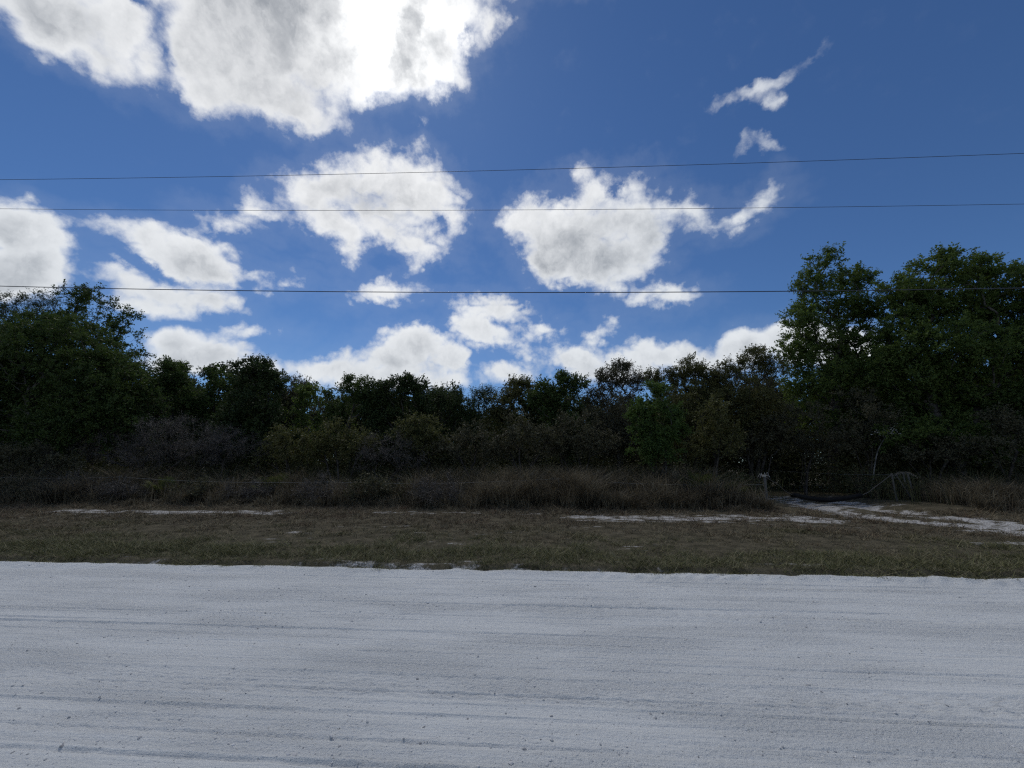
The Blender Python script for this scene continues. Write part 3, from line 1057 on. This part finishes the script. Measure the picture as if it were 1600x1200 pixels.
G_TREE = 'trees along the front of the wood'
TREES = [
    # kind, px, Y, lobes, style, label, trunk radius, stems, seed, density
    ('oak_tree', 60, 18.0, [(20, 560, 95, 60), (95, 545, 85, 55), (150, 600, 80, 55), (50, 620, 110, 60), (-60, 560, 80, 60), (120, 660, 90, 45), (30, 690, 90, 36), (190, 640, 55, 60), (60, 515, 60, 30), (-70, 640, 80, 60)],
     'oak', 'broad dark green oak filling the left edge with foliage down to the grass', 0.22, 2, 1, 1.0),
    ('oak_tree', 140, 20.5, [(130, 462, 38, 20), (112, 488, 32, 22), (160, 478, 30, 16), (140, 520, 55, 30), (196, 510, 30, 26), (185, 545, 38, 26), (205, 575, 40, 30), (150, 580, 60, 40), (90, 500, 22, 18)],
     'oak', 'tall oak with open branching top that crosses the lowest overhead cable on the left', 0.16, 1, 2, 0.50),
    ('oak_tree', 20, 22.5, [(15, 480, 45, 26), (60, 475, 40, 24), (-30, 490, 50, 30), (85, 500, 25, 20), (30, 520, 70, 36)],
     'sparse', 'thin twiggy grey tree showing sky through its crown at the far left', 0.12, 2, 3, 0.8),
    ('oak_tree', 268, 20.0, auto(268, 566, 105, 720, 4, 10, 2), 'oak', 'rounded green tree just right of the broad oak at the left edge', 0.13, 1, 4, 1.0),
    ('oak_tree', 335, 21.5, auto(338, 575, 85, 720, 15, 9, 3), 'oak', 'loose topped small tree next left of the dark round headed oak', 0.10, 2, 5, 0.75),
    ('oak_tree', 405, 20.0, [(405, 582, 34, 22), (385, 598, 26, 18), (428, 596, 24, 22), (405, 570, 20, 13), (372, 572, 10, 6), (400, 640, 48, 36), (415, 690, 55, 36), (380, 670, 45, 36)],
     'dense', 'dark round headed oak standing above its neighbours left of the middle', 0.12, 1, 6, 1.1),
    ('oak_tree', 478, 21.0, auto(478, 602, 80, 720, 7, 9, 2), 'fresh', 'low light green tree between the round headed oak and the darker tall row', 0.09, 2, 7, 0.72),
    ('oak_tree', 552, 20.5, auto(550, 590, 95, 720, 28, 10, 3), 'oak', 'mid green tree with several tufted tops left of the near black oak', 0.11, 1, 8, 0.95),
    ('oak_tree', 628, 20.0, [(625, 604, 30, 20), (600, 615, 28, 18), (650, 612, 20, 22), (636, 595, 16, 11), (625, 650, 48, 36), (615, 690, 55, 36), (655, 640, 24, 26), (590, 640, 26, 26)],
     'dense', 'near black dense oak with ragged flat top left of the gap in the trees', 0.12, 1, 9, 1.2),
    ('oak_tree', 698, 21.5, auto(698, 608, 110, 715, 10, 9, 3), 'sparse', 'thin twiggy tree with sky behind it just right of the near black oak', 0.08, 3, 10, 1.35),
    ('oak_tree', 750, 22.0, auto(748, 606, 100, 715, 21, 9, 3), 'sparse', 'small twiggy tree in the lowest dip of the tree line near the middle', 0.06, 3, 11, 1.0),
    ('oak_tree', 805, 21.5, auto(806, 590, 90, 715, 12, 9, 3), 'olive', 'feathery olive tree left of the pointed dark tree near the middle', 0.09, 2, 12, 1.0),
    ('oak_tree', 882, 20.5, auto(880, 584, 95, 715, 13, 10, 2), 'oak', 'dense dark tree with pointed tufts just right of the middle', 0.12, 1, 13, 1.25),
    ('oak_tree', 968, 20.0, [(968, 590, 38, 16), (950, 600, 28, 16), (990, 598, 26, 16), (970, 574, 20, 9), (960, 640, 46, 36), (975, 685, 52, 34), (930, 625, 18, 20), (940, 680, 40, 40)],
     'pale', 'dusty grey green tree with pale trunks and umbrella shaped top', 0.10, 3, 14, 1.3),
    ('oak_tree', 1075, 21.5, [(1075, 585, 36, 18), (1050, 600, 32, 20), (1100, 590, 30, 18), (1075, 568, 14, 8), (1070, 640, 60, 40), (1110, 620, 40, 30), (1020, 590, 18, 14), (1085, 690, 70, 36)],
     'olive', 'broad olive tree behind the bright green bush', 0.12, 2, 15, 1.4),
    ('oak_tree', 1168, 21.0, [(1175, 562, 34, 16), (1145, 580, 32, 18), (1200, 578, 30, 22), (1120, 590, 24, 16), (1160, 625, 60, 36), (1190, 660, 50, 40), (1140, 680, 56, 40), (1185, 550, 18, 8)],
     'olive', 'brown twiggy tree against the cloud beside the tall right oak', 0.11, 3, 16, 1.2),
    ('oak_tree', 1300, 21.5, [(1290, 412, 30, 18), (1275, 445, 40, 26), (1335, 440, 36, 24), (1300, 480, 62, 30), (1250, 500, 36, 22), (1345, 490, 36, 30), (1285, 535, 62, 34), (1250, 560, 34, 30), (1340, 545, 46, 36), (1295, 590, 70, 36), (1245, 615, 30, 30), (1330, 620, 60, 34), (1295, 398, 15, 9), (1228, 548, 20, 10), (1382, 560, 36, 40), (1376, 620, 42, 36), (1300, 655, 66, 34)],
     'fresh', 'tall green oak behind the cable gate with narrow peaked top', 0.24, 1, 17, 0.95),
    ('oak_tree', 1490, 19.0, [(1480, 425, 60, 26), (1420, 455, 46, 32), (1540, 430, 52, 28), (1470, 480, 90, 44), (1560, 490, 80, 50), (1410, 520, 48, 40), (1500, 545, 100, 50), (1590, 560, 80, 60), (1430, 590, 60, 46), (1530, 620, 100, 50), (1470, 660, 90, 44), (1590, 660, 80, 50), (1478, 402, 26, 9), (1398, 470, 16, 10), (1535, 408, 16, 8), (1395, 560, 30, 40), (1430, 680, 60, 30), (1540, 690, 80, 28)],
     'fresh', 'largest tree, broad green oak with domed crown filling the right side', 0.30, 2, 18, 1.2),
    ('oak_tree', 1625, 18.2, [(1610, 440, 40, 24), (1680, 470, 80, 50), (1640, 540, 70, 60), (1720, 580, 90, 90), (1640, 650, 80, 60)],
     'oak', 'dark oak cut off by the right edge of the view', 0.24, 1, 19, 0.85),
    ('oak_tree', -190, 19.0, [(-190, 540, 110, 70), (-270, 600, 110, 90), (-160, 640, 110, 70)], 'oak', 'oak beyond the left edge', 0.2, 1, 20, 0.6),
]
for (nm, px, Y, lob, sty, lab, tr, st, sd, dn) in TREES[:-1]:
    plant(nm, px, Y, lob, sty, lab, 'tree', G_TREE, tr, st, sd, dens=dn)

# ------------------------------------------------------------------ shrubs in front of the trees
G_SHRUB = 'shrubs at the foot of the wood'
SHRUBS = [
    ('scrub_bush', 215, 17.0, [(200, 680, 60, 26), (265, 672, 60, 24), (150, 700, 50, 24), (320, 690, 50, 24), (240, 705, 80, 24)], 'bare', 'wide leafless grey brush below the broad oak on the left', 0.05, 5, 41, 1.0),
    ('scrub_bush', 360, 17.5, [(350, 690, 34, 24), (385, 700, 32, 20), (335, 710, 34, 18)], 'bare', 'smaller grey leafless bush under the round headed oak', 0.04, 5, 42, 1.0),
    ('scrub_bush', 30, 16.2, [(30, 715, 60, 20), (90, 725, 50, 16), (-30, 715, 60, 24)], 'dusty', 'low dusty bush in deep shade at the left edge', 0.04, 5, 43, 0.8),
    ('scrub_bush', 450, 17.5, [(450, 690, 36, 26), (425, 705, 30, 20), (480, 700, 32, 22)], 'olive', 'rounded olive bush below the light green tree', 0.04, 5, 44, 0.9),
    ('scrub_bush', 530, 17.2, [(530, 680, 40, 26), (560, 695, 36, 24), (505, 702, 36, 20)], 'olive', 'olive bush below the tree with several tufted tops', 0.04, 5, 45, 0.9),
    ('scrub_bush', 600, 16.8, [(600, 700, 36, 24), (570, 715, 34, 18), (635, 710, 34, 20)], 'bare', 'purplish bare brush below the near black oak', 0.04, 5, 46, 0.9),
    ('scrub_bush', 655, 17.6, [(655, 665, 28, 18), (640, 685, 34, 24), (680, 690, 32, 24)], 'olive', 'yellowish olive bush with leafy top beside the near black oak', 0.04, 5, 47, 1.0),
    ('scrub_bush', 735, 17.4, [(735, 690, 38, 28), (705, 700, 30, 22), (770, 705, 32, 20)], 'dusty', 'brown dusty bush in front of the dip in the tree line', 0.04, 5, 48, 0.9),
    ('scrub_bush', 820, 17.2, [(815, 672, 36, 28), (845, 690, 34, 26), (790, 695, 30, 22)], 'dusty', 'upright brown bush before the feathery olive tree', 0.04, 5, 49, 1.0),
    ('scrub_bush', 905, 17.5, [(900, 670, 38, 30), (930, 690, 34, 26), (875, 695, 32, 22)], 'dusty', 'dusty brown bush between the middle tree and umbrella topped tree', 0.04, 5, 50, 1.0),
    ('green_bush', 1026, 17.0, [(1026, 640, 30, 26), (1010, 670, 28, 24), (1040, 672, 28, 26), (1025, 700, 38, 24), (1030, 612, 22, 18), (1000, 645, 18, 20), (1052, 650, 18, 22)], 'green', 'bright green leafy bush standing out right of the middle', 0.05, 4, 51, 1.1),
    ('scrub_bush', 1110, 17.8, [(1115, 655, 32, 24), (1125, 685, 36, 26), (1095, 695, 28, 24), (1120, 635, 18, 12)], 'olive', 'yellow green sapling bush right of the bright green bush', 0.04, 4, 52, 0.8),
    ('scrub_bush', 1185, 20.0, [(1185, 690, 34, 26), (1205, 670, 26, 24), (1165, 700, 30, 18)], 'dusty', 'dark brown bush where the sandy lane enters the wood', 0.04, 4, 53, 0.9),
    ('scrub_bush', 1262, 19.6, [(1262, 650, 28, 24), (1250, 685, 32, 28), (1280, 690, 28, 26)], 'dusty', 'upright brown bush at the foot of the tall right oak', 0.04, 4, 54, 0.8),
    ('scrub_bush', 1345, 18.8, [(1345, 625, 34, 20), (1365, 655, 36, 26), (1335, 680, 36, 28), (1370, 700, 34, 22)], 'dusty', 'tall grey brown scrub above the brace posts of the gate', 0.04, 4, 55, 0.8),
    ('scrub_bush', 1450, 17.6, [(1450, 700, 40, 24), (1490, 705, 36, 20), (1420, 712, 30, 14)], 'dusty', 'low brown bush right of the brace posts', 0.04, 5, 56, 0.7),
    ('scrub_bush', 1575, 16.6, [(1570, 660, 30, 22), (1590, 690, 34, 26), (1550, 700, 30, 22)], 'dusty', 'brown scrub by the right edge under the largest tree', 0.04, 5, 57, 0.8),
]
rs = np.random.default_rng(8)
NTH = ['leftmost', 'second from left', 'third from left', 'fourth from left', 'fifth from left', 'sixth from left', 'seventh from left', 'rightmost']
for i, (px, top, w_) in enumerate(((35, 748, 50), (110, 742, 46), (182, 748, 44), (300, 752, 40), (385, 748, 44), (505, 742, 46), (590, 745, 44), (690, 740, 48))):
    lob = [(px, top + 18, w_ * 0.62, 16), (px - w_ * 0.5, top + 26, w_ * 0.5, 14), (px + w_ * 0.5, top + 24, w_ * 0.5, 15), (px, top + 34, w_ * 0.8, 12)]
    SHRUBS.append(('low_bush', px, 14.25 + rs.uniform(-0.1, 0.4), lob, 'bare' if i % 3 else 'dusty', NTH[i] + ' in the row of low dark twiggy bushes along the verge', 0.02, 6, 80 + i, 1.3))
for (nm, px, Y, lob, sty, lab, tr, st, sd, dn) in SHRUBS:
    plant(nm, px, Y, lob, sty, lab, 'bush', G_SHRUB, tr, st, sd, dens=dn)

# ------------------------------------------------------------------ the wood behind: a few kinds, copied
protos = []
for k, (sty, H, W) in enumerate((('dense', 6.2, 4.6), ('olive', 5.6, 4.4), ('dusty', 5.8, 4.2))):
    rs = np.random.default_rng(300 + k)
    L = []
    for i in range(11):
        t = (i + 0.5) / 11
        prof = math.sin(math.pi * (0.2 + 0.7 * t)) ** 0.8
        r_ = W * rs.uniform(0.2, 0.28)
        a = rs.uniform(0, 6.28)
        q = rs.random() * max(0, W / 2 * prof - r_ * 0.6)
        L.append((q * math.cos(a), q * math.sin(a), H - r_ * 0.6 - t * (H - r_ - 0.4), r_, r_, r_ * 0.8))
    mat, bark, leaf, lv, tw, cr, cpm = STY[sty]
    t_, c_ = grow(rs, L, 240, 0.55, 8, 11, leaf * 1.4, 0.13, 2, base_spread=0.2)
    t_.materials.append(M[bark])
    c_.materials.append(M[mat])
    protos.append((t_, c_))
rs = np.random.default_rng(77)
bx = -44.0
while bx < 40:
    Yb = rs.uniform(24.5, 31)
    if True:
        t_, c_ = protos[rs.integers(3)]
        root = empty('wood_tree', (bx, Yb, -0.05), rs.uniform(0, 6.28))
        side = sstep(6, 22, abs(bx))
        root.scale = (1.15, 1.15, rs.uniform(0.98, 1.16) + 0.3 * side)
        link('trunk', t_, None, root)
        link('crown', c_, None, root)
        tag(root, 'dim tree deep in the wood behind the front row of trees', 'tree', 'trees deeper in the wood')
    bx += rs.uniform(1.0, 1.9)


# dense low growth between the trunks
def undergrowth():
    n = 190000
    y = rng.uniform(17.0, 27.5, n)
    x = rng.uniform(-1.55, 1.5, n) * (y + 1)
    top = (0.9 + 1.7 * sstep(17.0, 21.0, y) + 1.9 * sstep(22, 26, y)) * (0.85 + 0.8 * fbm(x * 0.6, y * 0.6, 3))
    keep = lane_dist(x, y) > 2.1
    x, y, top = x[keep], y[keep], top[keep]
    n = len(x)
    z = rng.random(n) ** 0.75 * top
    base = np.stack([x, y, z + ground_z(x, y)], -1)
    ld = unit(rng.normal(size=(n, 3)))
    sd = unit(np.cross(ld, rng.normal(size=(n, 3))))
    ls = (rng.uniform(0.08, 0.17, n) * (1 + 0.6 * sstep(20, 25, y)))[:, None]
    v = np.stack([base - sd * ls * 0.1, base + ld * ls * 0.5 + sd * ls * 0.36, base + ld * ls - sd * ls * 0.1], 1).reshape(-1, 3)
    i = (np.arange(n) * 3)[:, None]
    s = Soup()
    s.add(v, np.concatenate([i, i + 1, i + 2], 1))
    # dead stalks
    m_ = 9000
    y = rng.uniform(15.0, 22, m_)
    x = rng.uniform(-1.5, 1.45, m_) * (y + 1)
    keep = lane_dist(x, y) > 1.7
    x, y = x[keep], y[keep]
    m_ = len(x)
    v, f3, f4 = blades(np.stack([x, y, ground_z(x, y)], -1), rng.uniform(0.7, 2.0, m_), rng.uniform(0.006, 0.014, m_), rng.uniform(0.1, 0.5, m_), 0.6, 3)
    s.add(v, f3, f4)
    return s.mesh('undergrowth')


tag(link('undergrowth', undergrowth(), M['thicket']), 'tangled dark undergrowth between the tree trunks', 'undergrowth', kind='stuff')


# ------------------------------------------------------------------ saw palmettos
def palmetto(loc, n_fan, size, mat, seed, label, droop=0.25, group='saw palmetto clumps in the tall grass'):
    rs = np.random.default_rng(seed)
    root = empty('saw_palmetto', loc)
    for k in range(n_fan):
        s = Soup()
        a = rs.uniform(0, 6.28)
        el = rs.uniform(0.5, 1.35)
        ln = size * rs.uniform(0.6, 1.0)
        d = np.array([math.cos(a) * math.cos(el), math.sin(a) * math.cos(el), math.sin(el)])
        hub = d * ln
        tube(s, np.array([[0, 0, 0], d * ln * 0.5 + np.array([0, 0, 0.05 * ln]), hub]), [0.010, 0.008, 0.006], 4, cap=False)
        sd = unit(np.cross(d, np.array([0, 0, 1.0])))
        up = np.cross(sd, d)
        nl = 17
        for j in range(nl):
            t = (j / (nl - 1) - 0.5) * 2 * 1.75
            ld = d * math.cos(t) + sd * math.sin(t)
            l_ = size * rs.uniform(0.42, 0.52) * (1 - 0.10 * abs(t))
            mid = hub + ld * l_ * 0.5 + up * l_ * 0.10
            tip = hub + ld * l_ + np.array([0, 0, -droop * l_])
            wv_ = unit(np.cross(ld, up)) * 0.016
            s.add([hub, mid - wv_, tip, mid + wv_], None, [[0, 1, 2, 3]])
        link('leaf', s.mesh('palmetto_leaf'), M[mat], root)
    tag(root, label, 'palmetto', group)


for (px, py, Y, nf, sz, sd, lab) in (
        (262, 762, 15.3, 12, 0.85, 1, 'spiky green palmetto in tall grass below the wide grey brush'),
        (330, 755, 15.6, 8, 0.7, 2, 'smaller palmetto right of the spiky green one on the left'),
        (430, 745, 15.4, 12, 0.95, 3, 'yellow green palmetto below the rounded olive bush'),
        (1090, 745, 15.2, 11, 1.0, 4, 'palmetto with upright fans right of the straw coloured grass'),
        (1135, 755, 15.0, 8, 0.8, 5, 'palmetto nearest the left end of the cable gate'),
        (640, 750, 15.5, 7, 0.7, 6, 'small palmetto in brush below the near black oak')):
    p = at(px, py, Y)
    palmetto((p[0], p[1], float(ground_z(p[0], p[1])) - 0.02), nf, sz, 'palm', sd, lab)

# ------------------------------------------------------------------ cable gate and fence
GL = np.array([at(1196, 762, 15.2)[0], 15.2])          # left end post
GR = np.array([at(1396, 752, 16.8)[0], 16.8])          # right end post


def gz(p):
    return float(ground_z(np.array(p[0]), np.array(p[1])))


def post(name, a, b, r, parent=None, mat='wood', sides=8, seed=0):
    rs = np.random.default_rng(seed)
    s = Soup()
    k = 6
    pts = np.array([np.asarray(a) + (np.asarray(b) - np.asarray(a)) * i / k + (rs.normal(0, r * 0.12, 3) if 0 < i < k else 0) for i in range(k + 1)])
    tube(s, pts, r * (1 + rs.uniform(-0.08, 0.08, k + 1)), sides)
    o = link(name, s.mesh(name, False), M[mat], parent)
    return o


gate = empty('cable_gate', (GL[0], GL[1], gz(GL)))
o3 = np.array([GL[0], GL[1], gz(GL)])
zl, zr = 0.98, 1.02
pl_ = np.array([0, 0, zl])
pr_ = np.array([GR[0], GR[1], gz(GR) + zr]) - o3
# the cable hangs slack, weighed down by a length of black pipe pulled over it
lowL, low, lowR = at(1238, 773, 16.0) - o3, at(1290, 784, 16.2) - o3, at(1345, 774, 16.45) - o3
lowL[2], low[2], lowR[2] = at(1238, 773, 16.0)[2] - o3[2], at(1290, 781, 16.2)[2] - o3[2], at(1345, 774, 16.45)[2] - o3[2]


def spline(ps, n):
    ps = [Vector(p) for p in ps]
    ps = [ps[0] * 2 - ps[1]] + ps + [ps[-1] * 2 - ps[-2]]
    out_ = []
    for i in range(1, len(ps) - 2):
        p0, p1, p2, p3 = ps[i - 1:i + 3]
        for j in range(n):
            t = j / n
            out_.append(0.5 * ((2 * p1) + (p2 - p0) * t + (2 * p0 - 5 * p1 + 4 * p2 - p3) * t * t + (3 * p1 - p0 - 3 * p2 + p3) * t ** 3))
    out_.append(ps[-2])
    return np.array([tuple(p) for p in out_])


s = Soup()
tube(s, spline([pl_, (pl_ + lowL) / 2 + np.array([0, 0, 0.02]), lowL, low, lowR, (lowR + pr_) / 2 - np.array([0, 0, 0.04]), pr_], 6), 0.013, 6)
link('cable', s.mesh('cable', True), M['rusty'], gate)
s = Soup()
pp_ = spline([lowL, (lowL + low) / 2 + np.array([0, 0, -0.035]), low, (low + lowR) / 2 + np.array([0, 0, -0.035]), lowR], 5)
tube(s, pp_, 0.095, 12)
sl = link('pipe_sleeve', s.mesh('pipe_sleeve', True), M['pipe'], gate)
sl['label'] = 'black plastic pipe sagging in the middle of the cable'
post('post', (0, 0, -0.2), (0.02, 0.0, 1.05), 0.045, gate, seed=1)
s = Soup()
th = np.linspace(0, 4 * math.pi, 25)
tube(s, np.stack([0.055 * np.cos(th), 0.055 * np.sin(th), 0.94 + 0.006 * th], -1), 0.014, 5)
for k in range(7):
    a = k * 0.9
    tube(s, np.array([[0.05 * math.cos(a), 0.05 * math.sin(a), 0.98], [0.12 * math.cos(a), 0.12 * math.sin(a), 1.0 + 0.02 * k], [0.2 * math.cos(a), 0.2 * math.sin(a), 0.96 - 0.01 * k]]), [0.009, 0.008, 0.004], 4)
kn = link('rope_knot', s.mesh('rope_knot'), M['rope'], gate)
kn['label'] = 'pale frayed rope knotted round the post'
tag(gate, 'slack cable gate with sagging black pipe across the sandy lane', 'gate')

br = empty('brace_posts', (GR[0], GR[1], gz(GR)))
post('post', (0, 0, -0.2), (-0.02, 0, 1.05), 0.032, br, seed=2)
post('post', (0.78, 0.15, -0.2), (0.72, 0.15, 1.05), 0.032, br, seed=3)
post('brace', (0.62, 0.05, 0.0), (0.16, 0.02, 1.0), 0.024, br, seed=4)
tag(br, 'grey wooden end posts with leaning brace holding the right end of the cable', 'fence post')


def frond(loc, a, ln, seed, parent):
    rs = np.random.default_rng(seed)
    s = Soup()
    dx = np.array([math.cos(a), math.sin(a), 0])
    ts = np.linspace(0, 1, 9)
    spine = np.array([dx * ln * t + np.array([0, 0, ln * (0.35 * t - 0.75 * t * t)]) for t in ts])
    tube(s, spine, np.linspace(0.010, 0.004, 9), 4, cap=False)
    sd = np.array([-dx[1], dx[0], 0])
    for k in range(1, 9):
        for sg in (-1, 1):
            l_ = 0.22 * (1.1 - 0.5 * ts[k])
            b0 = spine[k]
            tip = b0 + sd * sg * l_ * 0.6 + dx * l_ * 0.5 + np.array([0, 0, -l_ * rs.uniform(0.2, 0.8)])
            mid = (b0 + tip) / 2 + np.array([0, 0, 0.03])
            w_ = dx * 0.014
            s.add([b0, mid - w_, tip, mid + w_], None, [[0, 1, 2, 3]])
    return link('frond', s.mesh('frond'), M['dead_palm'], parent)


dp_ = at(1411, 738, 17.3)
dead = empty('dead_palm', (dp_[0], dp_[1], gz(dp_)))
post('stem', (0, 0, -0.1), (0, 0, dp_[2] - gz(dp_)), 0.035, dead, 'pale_bark', 7, 9)
for k in range(4):
    f = frond(None, k * 1.6 + 0.1, 0.50 * (0.8 + 0.05 * k), 60 + k, dead)
    f.location = (0, 0, dp_[2] - gz(dp_))
tag(dead, 'small dead palm with drooping pale fronds behind the brace posts', 'palm')

# fence along the tall grass: one visible strand on thin posts lost in the growth
fence = empty('wire_fence', (0, 14.6, 0))
F0 = np.array([0, 14.6, 0.0])
fp = [at(px, py, Y) - F0 for (px, py, Y) in ((-330, 735, 14.6), (-60, 742, 14.6), (185, 745, 14.7), (510, 753, 14.5), (872, 748, 14.5), (1192, 757, 15.1))]
s = Soup()
pts = []
for a, b in zip(fp[:-1], fp[1:]):
    for i in range(10):
        t = i / 10
        pts.append(a + (b - a) * t - np.array([0, 0, 0.10 * 4 * t * (1 - t)]))
pts.append(fp[-1])
tube(s, np.array(pts), 0.0032, 5)
link('wire', s.mesh('wire', True), M['wire'], fence)
for k, p in enumerate(fp[:-1]):
    gz_ = gz((p[0], p[1] + 14.6))
    post('post', (p[0], p[1] + 0.03, gz_ - 0.2), (p[0] + 0.02, p[1] + 0.03, p[2] + 0.04), 0.022, fence, seed=20 + k)
tag(fence, 'single strand wire fence running through the tall dry grass', 'fence')

s = Soup()
w0, w1 = np.array([GR[0], GR[1], gz(GR) + 0.99]), at(1150, 729, 24.5)
ts = np.linspace(0, 1, 14)[:, None]
tube(s, w0 + (w1 - w0) * ts - np.array([[0, 0, 0.12]]) * 4 * ts * (1 - ts) , 0.004, 5)
tag(link('fence_wire', s.mesh('fence_wire', True), M['wire']), 'thin wire strung from the brace posts back into the wood', 'wire')

# thin leaning sapling behind the gate
b0, b1, b2 = at(1353, 740, 18.0), at(1370, 710, 18.0), at(1388, 676, 18.1)
sap = empty('leaning_sapling', (b0[0], b0[1], gz(b0)))
oo = np.array([b0[0], b0[1], gz(b0)])
s = Soup()
tube(s, spline([np.array([0, 0, -0.1]), b1 - oo, b2 - oo], 6), np.linspace(0.032, 0.014, 13), 6)
for k in range(8):
    t = 0.45 + 0.07 * k
    p = (b1 - oo) * (1 - t) + (b2 - oo) * t
    tube(s, np.array([p, p + np.array([rng.uniform(-.3, .3), rng.uniform(-.3, .3), rng.uniform(.1, .35)])]), [0.009, 0.003], 4)
link('trunk', s.mesh('trunk', True), M['pale_bark'], sap)
s = Soup()
for k in range(110):
    p = (b2 - oo) + rng.normal(0, 0.2, 3) * np.array([1.3, 1, 0.55])
    l_ = unit(rng.normal(size=3)) * 0.09
    w_ = unit(np.cross(l_, rng.normal(size=3))) * 0.022
    s.add([p, p + l_ * 0.5 - w_, p + l_, p + l_ * 0.5 + w_], None, [[0, 1, 2, 3]])
link('crown', s.mesh('crown'), M['pale_leaf'], sap)
tag(sap, 'thin leaning sapling with a few pale leaves above the cable gate', 'tree')

# ------------------------------------------------------------------ overhead lines
WY = 8.6
for (ya, yb, yc, r_, lab) in ((281, 265, 240, 0.0055, 'uppermost thin overhead power cable crossing the sky'),
                              (327, 326, 320, 0.0048, 'middle overhead power cable, thinnest of the three'),
                              (447, 457, 450, 0.010, 'lowest and thickest black overhead cable above the trees')):
    A3 = np.array([at(px, py, WY) for px, py in ((0, ya), (800, yb), (1600, yc))])
    q = np.polyfit(A3[:, 0], A3[:, 2], 2)
    q[0] = max(q[0], 0.0006)
    q[1:] = np.polyfit(A3[:, 0], A3[:, 2] - q[0] * A3[:, 0] ** 2, 1)
    xs = np.linspace(-48, 44, 93)
    s = Soup()
    tube(s, np.stack([xs, np.full(93, WY), np.polyval(q, xs)], -1), r_, 6)
    o = link('overhead_cable', s.mesh('overhead_cable', True), M['cable'])
    tag(o, lab, 'cable', 'overhead cables along the road')
